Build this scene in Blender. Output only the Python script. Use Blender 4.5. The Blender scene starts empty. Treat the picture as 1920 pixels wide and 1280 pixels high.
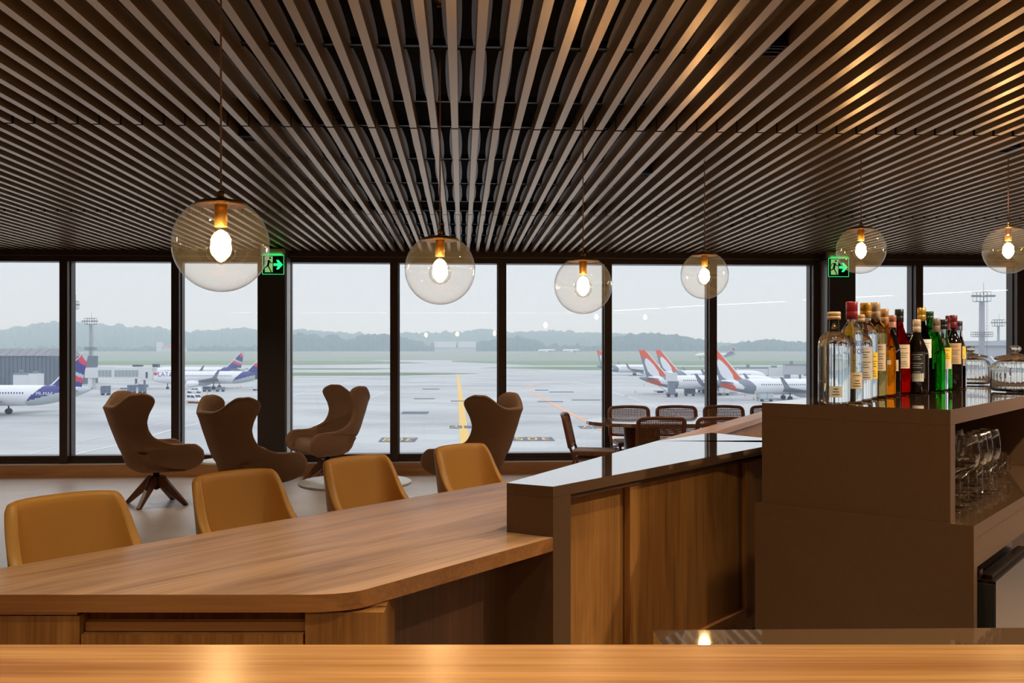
import bpy, bmesh, math, random
from mathutils import Vector, Matrix, noise
PI = math.pi
SC = bpy.context.scene
COL = SC.collection
random.seed(7)

# ------------------------------------------------------------------ camera
YAW = math.radians(3.075)            # the camera looks 3 degrees to the right of the slat direction (+Y)
CY, SY = math.cos(YAW), math.sin(YAW)
cam = bpy.data.objects.new('camera', bpy.data.cameras.new('camera'))
COL.objects.link(cam)
cam.location = (0, 0, 1.5)
cam.rotation_euler = (PI/2, 0, -YAW)
cam.data.sensor_width = 36
cam.data.lens = 36*1750/1920
cam.data.shift_y = 17/1920
cam.data.clip_start = 0.05
cam.data.clip_end = 12000
SC.camera = cam
SC.view_settings.view_transform = 'Standard'
SC.view_settings.look = 'None'
SC.view_settings.gamma = 1
SC.view_settings.use_curve_mapping = False
SC.view_settings.exposure = 0.0
c_ = SC.cycles
c_.max_bounces = 10; c_.diffuse_bounces = 4; c_.glossy_bounces = 4
c_.transmission_bounces = 8; c_.transparent_max_bounces = 24; c_.volume_bounces = 1
c_.caustics_reflective = False; c_.caustics_refractive = False
c_.sample_clamp_indirect = 4.0; c_.sample_clamp_direct = 0.0
c_.use_denoising = True

# ------------------------------------------------------------------ sky (overcast, brighter towards the zenith)
world = bpy.data.worlds.new('overcast_sky'); SC.world = world
world.use_nodes = True
nt = world.node_tree; nt.nodes.clear()
o_ = nt.nodes.new('ShaderNodeOutputWorld'); bg = nt.nodes.new('ShaderNodeBackground')
tc = nt.nodes.new('ShaderNodeTexCoord'); sp = nt.nodes.new('ShaderNodeSeparateXYZ')
rp = nt.nodes.new('ShaderNodeValToRGB')
nt.links.new(tc.outputs['Generated'], sp.inputs[0]); nt.links.new(sp.outputs['Z'], rp.inputs[0])
e = rp.color_ramp.elements
e[0].position = 0.0; e[0].color = (.675, .72, .78, 1)
e[1].position = 1.0; e[1].color = (1.0, 1.05, 1.12, 1)
for p, c in ((.03, (.675, .72, .78, 1)), (.10, (.60, .66, .735, 1)), (.3, (.85, .92, 1.0, 1))):
    k = e.new(p); k.color = c
bg.inputs['Strength'].default_value = 1.43
nt.links.new(rp.outputs[0], bg.inputs[0]); nt.links.new(bg.outputs[0], o_.inputs[0])

# ------------------------------------------------------------------ large lights of the room
def area_light(name, loc, size, power, col, rot=(0, 0, 0), size_y=None, spread=PI):
    l = bpy.data.lights.new(name, 'AREA'); l.energy = power; l.color = col
    l.shape = 'RECTANGLE' if size_y else 'SQUARE'; l.size = size
    if size_y: l.size_y = size_y
    l.spread = spread
    o = bpy.data.objects.new(name, l); COL.objects.link(o)
    o.location = loc; o.rotation_euler = rot
    return o
WARM = (1.0, .80, .47)
HAZE = 5.2e-4

# ------------------------------------------------------------------ materials
def lin(c):
    return tuple((x/12.92 if x <= .04045 else ((x+.055)/1.055)**2.4) for x in [v/255 for v in c])
def L(*c):
    return (*lin(c), 1)
def newmat(name):
    m = bpy.data.materials.new(name); m.use_nodes = True
    nt = m.node_tree; nt.nodes.clear()
    out = nt.nodes.new('ShaderNodeOutputMaterial')
    return m, nt, out
def pr(name, col, rough=.5, metal=0, spec=.5, bump=0, bscale=80, var=0, vscale=6, coat=0, stretch=None):
    m, nt, out = newmat(name)
    b = nt.nodes.new('ShaderNodeBsdfPrincipled')
    nt.links.new(b.outputs[0], out.inputs[0])
    b.inputs['Base Color'].default_value = col; b.inputs['Roughness'].default_value = rough
    b.inputs['Metallic'].default_value = metal; b.inputs['Specular IOR Level'].default_value = spec
    b.inputs['Coat Weight'].default_value = coat; b.inputs['Coat Roughness'].default_value = .1
    if bump or var:
        tc = nt.nodes.new('ShaderNodeTexCoord'); mp = nt.nodes.new('ShaderNodeMapping')
        nt.links.new(tc.outputs['Object'], mp.inputs[0])
        if stretch: mp.inputs['Scale'].default_value = stretch
    if var:
        n = nt.nodes.new('ShaderNodeTexNoise'); n.inputs['Scale'].default_value = vscale; n.inputs['Detail'].default_value = 4
        nt.links.new(mp.outputs[0], n.inputs[0])
        r = nt.nodes.new('ShaderNodeMapRange'); r.inputs[1].default_value = .3; r.inputs[2].default_value = .7
        r.inputs[3].default_value = 1-var; r.inputs[4].default_value = 1+var
        nt.links.new(n.outputs[0], r.inputs[0])
        mx = nt.nodes.new('ShaderNodeVectorMath'); mx.operation = 'SCALE'; mx.inputs[0].default_value = col[:3]
        nt.links.new(r.outputs[0], mx.inputs['Scale']); nt.links.new(mx.outputs[0], b.inputs['Base Color'])
    if bump:
        n = nt.nodes.new('ShaderNodeTexNoise'); n.inputs['Scale'].default_value = bscale; n.inputs['Detail'].default_value = 3
        nt.links.new(mp.outputs[0], n.inputs[0])
        bp = nt.nodes.new('ShaderNodeBump'); bp.inputs['Strength'].default_value = bump; bp.inputs['Distance'].default_value = .002
        nt.links.new(n.outputs[0], bp.inputs['Height']); nt.links.new(bp.outputs[0], b.inputs['Normal'])
    return m
def wood(name, light, dark, axis=0, ang=0, rough=.38, scale=1.0):
    """axis 0: grain along local x (turned by ang about z); 2: grain along z"""
    m, nt, out = newmat(name)
    b = nt.nodes.new('ShaderNodeBsdfPrincipled'); nt.links.new(b.outputs[0], out.inputs[0])
    tc = nt.nodes.new('ShaderNodeTexCoord'); rt = nt.nodes.new('ShaderNodeVectorRotate'); rt.rotation_type = 'Z_AXIS'
    rt.inputs['Angle'].default_value = -ang
    nt.links.new(tc.outputs['Object'], rt.inputs['Vector'])
    def noi(sc, det, dist, s):
        mp = nt.nodes.new('ShaderNodeMapping'); nt.links.new(rt.outputs[0], mp.inputs[0])
        mp.inputs['Scale'].default_value = s
        n = nt.nodes.new('ShaderNodeTexNoise'); n.inputs['Scale'].default_value = sc*scale; n.inputs['Detail'].default_value = det
        n.inputs['Distortion'].default_value = dist; nt.links.new(mp.outputs[0], n.inputs[0]); return n
    lo, hi = .10, 1.0
    s1 = (lo, hi, hi) if axis == 0 else (hi, hi, lo*1.3)
    s2 = (.03, 1.5, 1.5) if axis == 0 else (1.5, 1.5, .03)
    n1 = noi(9, 5, 1.4, s1); n2 = noi(90, 3, .2, s2); n3 = noi(2.0, 2, .3, s1)
    a = nt.nodes.new('ShaderNodeMath'); a.operation = 'MULTIPLY_ADD'; a.inputs[1].default_value = .50
    nt.links.new(n1.outputs[0], a.inputs[0])
    a2 = nt.nodes.new('ShaderNodeMath'); a2.operation = 'MULTIPLY'; a2.inputs[1].default_value = .28
    nt.links.new(n2.outputs[0], a2.inputs[0]); nt.links.new(a2.outputs[0], a.inputs[2])
    a3 = nt.nodes.new('ShaderNodeMath'); a3.operation = 'MULTIPLY_ADD'; a3.inputs[1].default_value = .30
    nt.links.new(n3.outputs[0], a3.inputs[0]); nt.links.new(a.outputs[0], a3.inputs[2])
    cr = nt.nodes.new('ShaderNodeValToRGB'); nt.links.new(a3.outputs[0], cr.inputs[0])
    e = cr.color_ramp.elements; e[0].position = .42; e[0].color = dark; e[1].position = .64; e[1].color = light
    nt.links.new(cr.outputs[0], b.inputs['Base Color'])
    b.inputs['Roughness'].default_value = rough
    bp = nt.nodes.new('ShaderNodeBump'); bp.inputs['Strength'].default_value = .25; bp.inputs['Distance'].default_value = .001
    nt.links.new(n2.outputs[0], bp.inputs['Height']); nt.links.new(bp.outputs[0], b.inputs['Normal'])
    return m
def emis(name, col, s):
    m, nt, out = newmat(name); e = nt.nodes.new('ShaderNodeEmission')
    e.inputs[0].default_value = col; e.inputs[1].default_value = s; nt.links.new(e.outputs[0], out.inputs[0]); return m
def thin_glass(name, tint=(1, 1, 1, 1), f0=.04, edge=None, rough=0.0, gain=.96, power=5):
    """a pane or blown shell thin enough not to bend light: clear, with a Schlick reflection, denser towards its rim"""
    m, nt, out = newmat(name)
    t = nt.nodes.new('ShaderNodeBsdfTransparent'); t.inputs[0].default_value = tint
    g = nt.nodes.new('ShaderNodeBsdfGlossy'); g.inputs['Roughness'].default_value = rough
    lw = nt.nodes.new('ShaderNodeLayerWeight'); lw.inputs[0].default_value = .5
    pf = nt.nodes.new('ShaderNodeMath'); pf.operation = 'POWER'; pf.inputs[1].default_value = power
    mu = nt.nodes.new('ShaderNodeMath'); mu.operation = 'MULTIPLY_ADD'; mu.inputs[1].default_value = gain; mu.inputs[2].default_value = f0
    mu.use_clamp = True
    x = nt.nodes.new('ShaderNodeMixShader')
    nt.links.new(lw.outputs['Facing'], pf.inputs[0]); nt.links.new(pf.outputs[0], mu.inputs[0]); nt.links.new(mu.outputs[0], x.inputs[0])
    nt.links.new(t.outputs[0], x.inputs[1]); nt.links.new(g.outputs[0], x.inputs[2]); nt.links.new(x.outputs[0], out.inputs[0])
    if edge:
        pw = nt.nodes.new('ShaderNodeMath'); pw.operation = 'POWER'; pw.inputs[1].default_value = 7
        nt.links.new(lw.outputs['Facing'], pw.inputs[0])
        mc = nt.nodes.new('ShaderNodeMix'); mc.data_type = 'RGBA'
        mc.inputs[6].default_value = tint; mc.inputs[7].default_value = edge
        nt.links.new(pw.outputs[0], mc.inputs[0]); nt.links.new(mc.outputs[2], t.inputs[0])
    return m
def glass(name, col, ior=1.45, rough=0.0):
    m, nt, out = newmat(name)
    g = nt.nodes.new('ShaderNodeBsdfGlass'); g.inputs[0].default_value = col; g.inputs['Roughness'].default_value = rough
    g.inputs['IOR'].default_value = ior; nt.links.new(g.outputs[0], out.inputs[0]); return m

ABAR = math.atan2(.742, .6707)       # direction in which the whole bar runs
M = {}
M['slat'] = pr('bronze_slat', L(192, 162, 128), .34, .85, bump=.03, bscale=30)
M['flange'] = pr('dark_clip_strip', L(95, 85, 80), .38, .8)
M['black'] = pr('black_paint', L(24, 21, 20), .6)
M['plenum'] = pr('plenum_black', L(12, 11, 11), .9)
M['frame'] = pr('bronze_window_frame', L(62, 46, 38), .38, .35)
M['column'] = pr('dark_column', L(46, 36, 30), .55)
M['sill'] = wood('sill_wood', L(178, 124, 74), L(134, 84, 46), 0)
M['floor'] = pr('carpet_tile', L(196, 178, 166), .34, bump=.35, bscale=18, var=.10, vscale=2.5, spec=.6)
M['wall'] = pr('brown_wall', L(98, 76, 60), .7)
M['pane'] = thin_glass('window_pane', (.985, .988, .992, 1), .025)
M['tabletop'] = wood('oak_top', L(206, 162, 128), L(138, 98, 70), 0, ABAR, rough=.30)
M['counter'] = wood('oak_counter', L(214, 160, 100), L(160, 106, 58), 0, 0, rough=.27)
M['oakedge'] = wood('oak_edge', L(172, 116, 66), L(130, 82, 42), 0, -YAW, rough=.4)
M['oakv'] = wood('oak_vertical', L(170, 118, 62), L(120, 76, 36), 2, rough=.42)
M['shaded_oak'] = wood('shaded_oak_panel', L(104, 66, 38), L(66, 40, 22), 2, rough=.5)  # brown oak toned darker for the shade under the tabletop
M['stone'] = pr('brown_quartz', L(88, 66, 48), .05, spec=1.0, var=.06, vscale=60, coat=1)
for nd in M['stone'].node_tree.nodes:
    if nd.type == 'BSDF_PRINCIPLED': nd.inputs['IOR'].default_value = 1.9; nd.inputs['Coat Roughness'].default_value = .02
M['worktop'] = pr('worktop_quartz', L(88, 66, 48), .10, spec=.5, var=.06, vscale=60)
M['stonev'] = pr('brown_quartz_side', L(94, 68, 47), .42, spec=.4, var=.06, vscale=60)
M['steel'] = pr('brushed_steel', L(92, 74, 62), .24, 1.0, bump=.05, bscale=40, stretch=(1, 1, 12))
M['leather'] = pr('ochre_leather', L(198, 144, 68), .46, bump=.12, bscale=260)
M['felt'] = pr('brown_wool', L(140, 102, 74), .85, bump=.5, bscale=400, var=.08, vscale=90)
M['piping'] = pr('dark_brown_welt', L(70, 46, 34), .6)
M['walnut'] = wood('walnut_leg', L(128, 74, 42), L(84, 44, 24), 2, rough=.4)
M['cane_wood'] = pr('teak_frame', L(112, 58, 30), .38, var=.15, vscale=12)
M['cane'] = pr('woven_cane', L(140, 96, 62), .6)
M['white_top'] = pr('white_laminate', L(225, 225, 228), .3)
M['brass'] = pr('brass', L(250, 200, 105), .38, .9)
M['brass_dark'] = pr('aged_brass', L(120, 90, 50), .35, 1.0)
M['cord'] = pr('copper_cord', L(130, 95, 75), .5)
M['globe'] = thin_glass('globe_glass', (.988, .976, .96, 1), .11, edge=(.32, .28, .25, 1), gain=.7)
_n = M['globe'].node_tree; _o = [n for n in _n.nodes if n.type == 'OUTPUT_MATERIAL'][0]; _s = _o.inputs[0].links[0].from_socket
_d = _n.nodes.new('ShaderNodeBsdfDiffuse'); _d.inputs[0].default_value = (.95, .93, .88, 1)      # slight diffuse share added so the globe shows a bulb-lit haze
_x = _n.nodes.new('ShaderNodeMixShader'); _x.inputs[0].default_value = .015
_n.links.new(_s, _x.inputs[1]); _n.links.new(_d.outputs[0], _x.inputs[2]); _n.links.new(_x.outputs[0], _o.inputs[0])
M['bulbglass'] = thin_glass('bulb_glass', (.99, .97, .93, 1), .05)
M['filament'] = emis('filament_glow', (1.0, .64, .27, 1), 130)
M['halo'] = emis('bulb_glow', (1.0, .70, .36, 1), 15)
M['black_metal'] = pr('black_metal', L(30, 26, 24), .4, .6)
M['white_metal'] = pr('white_metal', L(230, 230, 230), .4)
M['rubber'] = pr('rubber', L(35, 35, 38), .8)

# ------------------------------------------------------------------ helpers
def P(xc, z_, h=0.0):
    """a place given as (metres to the right, metres ahead, height) of the camera's station"""
    return Vector((xc*CY + z_*SY, -xc*SY + z_*CY, h))
def finish(name, bm, mats, parent=None, loc=None, smooth=False, mods=None, rotz=0.0):
    me = bpy.data.meshes.new(name); bm.normal_update(); bm.to_mesh(me); bm.free()
    for m in (mats if isinstance(mats, (list, tuple)) else [mats]): me.materials.append(M[m] if isinstance(m, str) else m)
    if smooth:
        for p in me.polygons: p.use_smooth = True
    o = bpy.data.objects.new(name, me); COL.objects.link(o)
    if parent: o.parent = parent
    if loc is not None: o.location = loc
    if rotz: o.rotation_euler.z = rotz
    return o
def thing(name, label, cat, loc=(0, 0, 0), rotz=0, group=None):
    o = bpy.data.objects.new(name, None); COL.objects.link(o); o.empty_display_size = .1
    o.location = loc; o.rotation_euler = (0, 0, rotz); o['label'] = label; o['category'] = cat
    if group: o['group'] = group
    return o
def tag(o, label, cat, group=None):
    o['label'] = label; o['category'] = cat
    if group: o['group'] = group
    return o
def struct(o, label=None):
    o['kind'] = 'structure'
    if label: o['label'] = label
    return o
def dup(root, loc=None, rotz=None, label=None, group=None):
    r = root.copy(); COL.objects.link(r)
    if loc is not None: r.location = loc
    if rotz is not None: r.rotation_euler = (0, 0, rotz)
    if label: r['label'] = label
    if group: r['group'] = group
    for ch in list(root.children):
        c = ch.copy(); COL.objects.link(c); c.parent = r
        for g in list(ch.children):
            d = g.copy(); COL.objects.link(d); d.parent = c
    return r
def bx(bm, lo, hi, mi=0):
    x0, y0, z0 = lo; x1, y1, z1 = hi
    v = [bm.verts.new(p) for p in ((x0,y0,z0),(x1,y0,z0),(x1,y1,z0),(x0,y1,z0),(x0,y0,z1),(x1,y0,z1),(x1,y1,z1),(x0,y1,z1))]
    for f in ((0,3,2,1),(4,5,6,7),(0,1,5,4),(1,2,6,5),(2,3,7,6),(3,0,4,7)):
        fc = bm.faces.new([v[i] for i in f]); fc.material_index = mi
    return v
def obx(bm, c, d, w, h, mi=0):
    """box from centre c (bottom), unit direction d along its length; w = (length, width), h height"""
    d = Vector((d[0], d[1], 0)).normalized(); n = Vector((-d.y, d.x, 0)); c = Vector(c)
    vs = []
    for z in (0, h):
        for s, t in ((-1,-1),(1,-1),(1,1),(-1,1)):
            vs.append(bm.verts.new(c + d*(s*w[0]/2) + n*(t*w[1]/2) + Vector((0,0,z))))
    for f in ((0,3,2,1),(4,5,6,7),(0,1,5,4),(1,2,6,5),(2,3,7,6),(3,0,4,7)):
        bm.faces.new([vs[i] for i in f]).material_index = mi
def prism(bm, pts, z0, z1, mi=0):
    n = len(pts)
    a = sum(pts[i][0]*pts[(i+1)%n][1]-pts[(i+1)%n][0]*pts[i][1] for i in range(n))
    if a < 0: pts = pts[::-1]
    lo = [bm.verts.new((p[0], p[1], z0)) for p in pts]; hi = [bm.verts.new((p[0], p[1], z1)) for p in pts]
    bm.faces.new(lo[::-1]).material_index = mi; bm.faces.new(hi).material_index = mi
    for i in range(n):
        j = (i+1) % n
        bm.faces.new((lo[i], lo[j], hi[j], hi[i])).material_index = mi
def lathe(bm, prof, n=24, c=(0,0,0), mi=0, cap=True):
    rings = []
    for r, z in prof:
        if r < 1e-6: rings.append([bm.verts.new((c[0], c[1], c[2]+z))])
        else: rings.append([bm.verts.new((c[0]+r*math.cos(2*PI*i/n), c[1]+r*math.sin(2*PI*i/n), c[2]+z)) for i in range(n)])
    for a, b in zip(rings, rings[1:]):
        for i in range(n):
            j = (i+1) % n
            if len(a) == 1 and len(b) == 1: continue
            if len(a) == 1: f = bm.faces.new((a[0], b[i], b[j]))
            elif len(b) == 1: f = bm.faces.new((a[i], a[j], b[0]))
            else: f = bm.faces.new((a[i], a[j], b[j], b[i]))
            f.material_index = mi; f.smooth = True
    if cap:
        if len(rings[0]) > 1: bm.faces.new(rings[0][::-1]).material_index = mi
        if len(rings[-1]) > 1: bm.faces.new(rings[-1]).material_index = mi
def tube(bm, pts, r, n=8, mi=0, r2=None, flat=1.0):
    pts = [Vector(p) for p in pts]; rings = []
    up = Vector((0, 0, 1))
    for i, p in enumerate(pts):
        d = (pts[min(i+1, len(pts)-1)] - pts[max(i-1, 0)]).normalized()
        u = up if abs(d.z) < .95 else Vector((1, 0, 0))
        s = d.cross(u).normalized(); t = s.cross(d).normalized()
        rr = r if r2 is None else r + (r2-r)*i/(len(pts)-1)
        rings.append([bm.verts.new(p + s*(rr*math.cos(2*PI*k/n)) + t*(rr*flat*math.sin(2*PI*k/n))) for k in range(n)])
    for a, b in zip(rings, rings[1:]):
        for k in range(n):
            f = bm.faces.new((a[k], b[k], b[(k+1)%n], a[(k+1)%n])); f.material_index = mi; f.smooth = n > 5
    bm.faces.new(rings[0]).material_index = mi; bm.faces.new(rings[-1][::-1]).material_index = mi
def grid(bm, fn, nu, nv, mi=None, close=False):
    V = [[bm.verts.new(fn(i/nu, j/nv)) for j in range(nv+1)] for i in range(nu+(0 if close else 1))]
    for i in range(nu):
        i2 = (i+1) % len(V)
        for j in range(nv):
            f = bm.faces.new((V[i][j], V[i2][j], V[i2][j+1], V[i][j+1])); f.smooth = True
            if mi: f.material_index = mi((i+.5)/nu, (j+.5)/nv)
    return V
def bevel(bm, w, seg=2, ang=.5):
    es = [e for e in bm.edges if len(e.link_faces) == 2 and e.calc_face_angle(0) > ang]
    bmesh.ops.bevel(bm, geom=es, offset=w, segments=seg, affect='EDGES', profile=.5)
def sides(bm):
    bm.normal_update()
    for f in bm.faces:
        if abs(f.normal.z) < .5: f.material_index = 1
    return bm
def B(): return bmesh.new()
def sm(x): x = max(0, min(1, x)); return x*x*(3-2*x)
def interp(tab, x):
    if x <= tab[0][0]: return tab[0][1]
    for (a, fa), (b, fb) in zip(tab, tab[1:]):
        if x <= b: return fa + (fb-fa)*(x-a)/(b-a)
    return tab[-1][1]
def text_obj(s, size, mat, parent, loc, rot, name='lettering', extrude=.0, spacing=1.0):
    cu = bpy.data.curves.new(name, 'FONT'); cu.body = s; cu.size = size; cu.align_x = 'CENTER'; cu.align_y = 'CENTER'; cu.extrude = extrude
    cu.space_character = spacing
    t = bpy.data.objects.new(name, cu); COL.objects.link(t)
    dg = bpy.context.evaluated_depsgraph_get(); me = bpy.data.meshes.new_from_object(t.evaluated_get(dg))
    bpy.data.objects.remove(t)
    me.materials.clear(); me.materials.append(M[mat] if isinstance(mat, str) else mat)
    o = bpy.data.objects.new(name, me); COL.objects.link(o); o.parent = parent; o.location = loc; o.rotation_euler = rot
    return o
# ================================================================== THE ROOM
WALL_Y = 11.40; H = 2.695
XL, XR, YB = -9.0, 13.0, -6.0
bm = B(); bx(bm, (XL, YB, -.2), (XR, 11.62, 0)); struct(finish('floor', bm, 'floor'))
bm = B(); bx(bm, (XL-.2, YB, 0), (XL, 11.62, 3.3)); struct(finish('wall_left', bm, 'wall'))
bm = B(); bx(bm, (XR, YB, 0), (XR+.2, 11.62, 3.3)); struct(finish('wall_right', bm, 'wall'))
bm = B(); bx(bm, (XL-.2, YB-.2, 0), (XR+.2, YB, 3.3)); struct(finish('wall_back', bm, 'wall'))
# ceiling: black plenum above rows of bronze slats on carriers
bm = B(); bx(bm, (XL, YB, 3.10), (XR, 11.62, 3.3)); ceil = struct(finish('ceiling', bm, 'plenum'))
PITCH = .1114
rows = [(-6.0, -1.345), (-1.335, 1.835), (1.860, 5.028), (5.053, 8.218), (8.243, 11.33)]
xs = []
x = -.037 - PITCH*80
while x < XR-.05:
    if x > XL+.05: xs.append(x)
    x += PITCH
carr = []
for ri, (y0, y1) in enumerate(rows):
    bm = B(); bf = B()
    cs = [y0+.25, y0+1.15, y0+2.05, y1-.25]
    carr += cs
    for x in xs:
        bx(bm, (x-.018, y0, H), (x+.018, y1, H+.07))
        seg = [y0+.02]+cs+[y1-.02]
        if ri < 2: continue
        for a, b in zip(seg, seg[1:]):
            a += .03; b -= .03
            if b-a < .5: continue
            vs = []
            n = 8
            for i in range(n+1):
                t = i/n; w = .027 + .011*math.sin(PI*t)**.7
                vs.append((x-w, a+(b-a)*t))
            for i in range(n, -1, -1):
                t = i/n; w = .027 + .011*math.sin(PI*t)**.7
                vs.append((x+w, a+(b-a)*t))
            prism(bf, vs, H+.071, H+.074)
    bm.normal_update()
    for f_ in bm.faces:
        if abs(f_.normal.y) > .5: f_.material_index = 1          # end faces blackened, standing for the shade inside hollow slats
    finish('slats', bm, ['slat', 'black'], ceil)
    if ri >= 2: finish('clip_strips', bf, 'flange', ceil)
    else: bf.free()
bm = B()
for y in carr: bx(bm, (XL+.02, y-.012, H+.075), (XR-.02, y+.012, H+.105))
finish('carrier_rails', bm, 'black_metal', ceil)
# window wall: header, sill platform, mullions
bm = B()
bx(bm, (XL, 11.33, 2.60), (XR, 11.60, 3.1)); bx(bm, (XL, 11.34, 2.635), (XR, 11.345, 2.64))
bx(bm, (XL, 11.30, H-.006), (XR, 11.34, H+.05))
bx(bm, (XL, 11.36, 2.56), (XR, 11.56, 2.60))
struct(finish('wall_front_header', bm, 'frame'))
bm = B(); bx(bm, (XL, 11.325, 2.622), (XR, 11.33, 2.632)); struct(finish('trim_1', bm, pr('header_reveal', L(120, 112, 105), .35, .6)))
bm = B(); bx(bm, (XL, 11.27, 0), (XR, 11.60, .148)); bevel(bm, .004, 1)
struct(finish('baseboard_front', bm, 'sill'))
bm = B(); bx(bm, (XL, 11.275, .148), (XR, 11.60, .156)); struct(finish('trim_2', bm, pr('sill_cap', L(190, 178, 168), .3)))
MX = [-.815+1.302*k for k in range(-6, 10)]
CI = (-2.117, 4.391)
for i, (xa, xb) in enumerate(zip(MX, MX[1:])):
    bm = B()
    w = .046
    la = xa+w; lb = xb-w
    bx(bm, (la-.02, 11.44, .20), (lb+.02, 11.452, 2.60))
    wn = struct(finish('window_%d' % (i+1), bm, 'pane'))
    bm = B()
    bx(bm, (xa-w, 11.34, .156), (xa+w, 11.58, 2.62))
    bx(bm, (la, 11.40, .156), (lb, 11.56, .245)); bx(bm, (la, 11.38, .156), (lb, 11.40, .20))
    for s in (la, lb-.012): bx(bm, (s, 11.425, .245), (s+.012, 11.47, 2.57))
    bevel(bm, .003, 1)
    struct(finish('window_frame', bm, 'frame', wn))
# two structural columns standing inside the glass
for i, (xa, xb, lab) in enumerate(((-2.385, -2.065, 'dark column left of centre'), (4.437, 4.755, 'dark column on the right'))):
    bm = B(); bx(bm, (xa, 11.05, 0), (xb, 11.338, H+.0)); bevel(bm, .004, 1)
    o = finish('column', bm, 'column'); struct(o)
    bm = B(); sx = xb+.004 if i == 0 else xa-.010
    bx(bm, (sx, 11.10, .16), (sx+.006, 11.335, 2.6)); finish('edge_strip', bm, pr('edge_strip', L(150, 140, 130), .3, .5), o)
# ================================================================== THE BAR (all of it runs along direction A)
A = Vector((math.cos(ABAR), math.sin(ABAR), 0)); N = Vector((A.y, -A.x, 0))   # N points to the bartender's side (towards the camera)
def xy(v): return (v.x, v.y)
# --- front counter, parallel to the picture
ZC = 1.10
t = thing('bar_counter', 'long honey oak counter across the bottom of the view, nearest the camera', 'counter', P(0, .9))
bm = B(); bx(bm, (-2.3, -.35, ZC-.045), (2.6, .37, ZC)); bevel(bm, .004, 2)
o = finish('counter_top', bm, 'counter', t); o.rotation_euler.z = -YAW
bm = B(); bx(bm, (-2.3, -.25, 0), (2.6, .30, ZC-.046)); o = finish('base_panel', bm, 'oakv', t); o.rotation_euler.z = -YAW
# --- stone back worktop lower right
bm = B()
pts = [xy(P(.354, 2.338)), xy(P(3.2, 2.40)), xy(P(3.2, 1.30)), xy(P(.366, 1.30))]
prism(bm, pts, .76, .80); bevel(bm, .003, 1)
o = finish('service_worktop', bm, 'stone'); tag(o, 'low brown stone worktop behind the honey oak counter, lower right', 'worktop')
t2 = o
bm = B(); pts = [xy(P(.39, 2.29)), xy(P(3.2, 2.35)), xy(P(3.2, 1.31)), xy(P(.39, 1.31))]
prism(bm, pts, .0, .758); finish('worktop_base', bm, 'stonev', t2)
# --- main oak table counter
ZT = .951
far0 = P(-1.292, 2.355); far1 = P(-.022, 3.921)
dA = (far1-far0).normalized()
near1 = P(.121, 2.745); nearc = P(-.348, 2.13); dn = (near1-nearc).normalized()
p0 = P(-.016, 2.823)
DS = (P(-.016+.45, 2.823+.893)-p0).normalized()     # direction of the stone top's far edge
def arc(pa, pc, pb, n=8):
    return [pa*(1-t)**2 + pc*2*t*(1-t) + pb*t*t for t in [i/n for i in range(n+1)]]
corner = nearc - dn*.035
cpts = arc(P(corner.x*CY-corner.y*SY-.10, 2.10), P(-.372, 2.10), nearc+dn*.03)
cpts = arc(P(-.47, 2.10), P(-.375, 2.10), nearc+dn*.02)
tx = far1 + dA*1.1
q = p0 + DS*2.0
pts = [xy(P(-1.475, 2.10))] + [xy(v) for v in cpts] + [xy(near1-dn*.001), xy(p0), xy(q), xy(tx), xy(far0 - dA*.30)]
bm = B(); prism(bm, pts, ZT-.040, ZT); bevel(bm, .003, 1, 1.0); sides(bm)
tt = finish('oak_bar_table', bm, ['tabletop', 'oakedge']); tag(tt, 'large angled oak table counter with ochre stools along its far edge', 'table')
# darker front cabinet with drawers under the near edge
YF = 2.115
def pbox(bm, x0, x1, d0, d1, z0, z1, mi=0):
    prism(bm, [xy(P(x0, d0)), xy(P(x1, d0)), xy(P(x1, d1)), xy(P(x0, d1))], z0, z1, mi)
cab = thing('drawer_cabinet', 'oak cabinet with recessed drawer front under the oak table', 'cabinet', P(-.8, 2.3))
def loc(o):   # vertices were written in world space: bring them under the parent
    o.matrix_parent_inverse = o.parent.matrix_basis.inverted(); return o
def part(name, bm, mat, parent, smooth=False):
    o = finish(name, bm, mat, parent, smooth=smooth); return loc(o)
k = 2.10/1750
def X_(px): return (px-960)*YF/1750
bm = B(); pbox(bm, X_(-230), X_(719), YF+.05, 2.32, .05, ZT-.042); part('carcass', bm, 'oakv', cab)
bm = B()
pbox(bm, X_(-230), X_(149), YF, YF+.049, .05, ZT-.046-.006); part('side_panel', bm, 'oakv', cab)
bm = B(); pbox(bm, X_(571), X_(719), YF+.006, YF+.049, .05, ZT-.046); part('side_panel', bm, 'oakv', cab)
bm = B(); pbox(bm, X_(152), X_(568), YF, YF+.02, .45, ZT-.040-.054)
dr = part('drawer', bm, 'oakv', cab)
bm = B(); pbox(bm, X_(152), X_(568), YF+.022, YF+.045, ZT-.093, ZT-.0725); part('drawer_lip', bm, 'oakedge', cab)
bm = B(); pbox(bm, X_(-230), X_(149), YF-.012, YF+.04, ZT-.046, ZT-.0402)
part('edge_strip', bm, 'oakedge', cab)
bm = B(); pbox(bm, X_(120), X_(600), YF+.30, YF+.32, .0, .45); part('plinth', bm, 'black', cab)
# --- knee panel below the table between the cabinet and the stone end
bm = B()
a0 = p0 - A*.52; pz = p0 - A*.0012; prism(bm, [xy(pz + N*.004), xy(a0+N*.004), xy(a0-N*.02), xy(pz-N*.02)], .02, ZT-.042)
o = finish('counter_panel', bm, 'shaded_oak'); tag(o, 'recessed oak panel, coloured darker for the shade under the overhanging oak table edge', 'panel')
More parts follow.
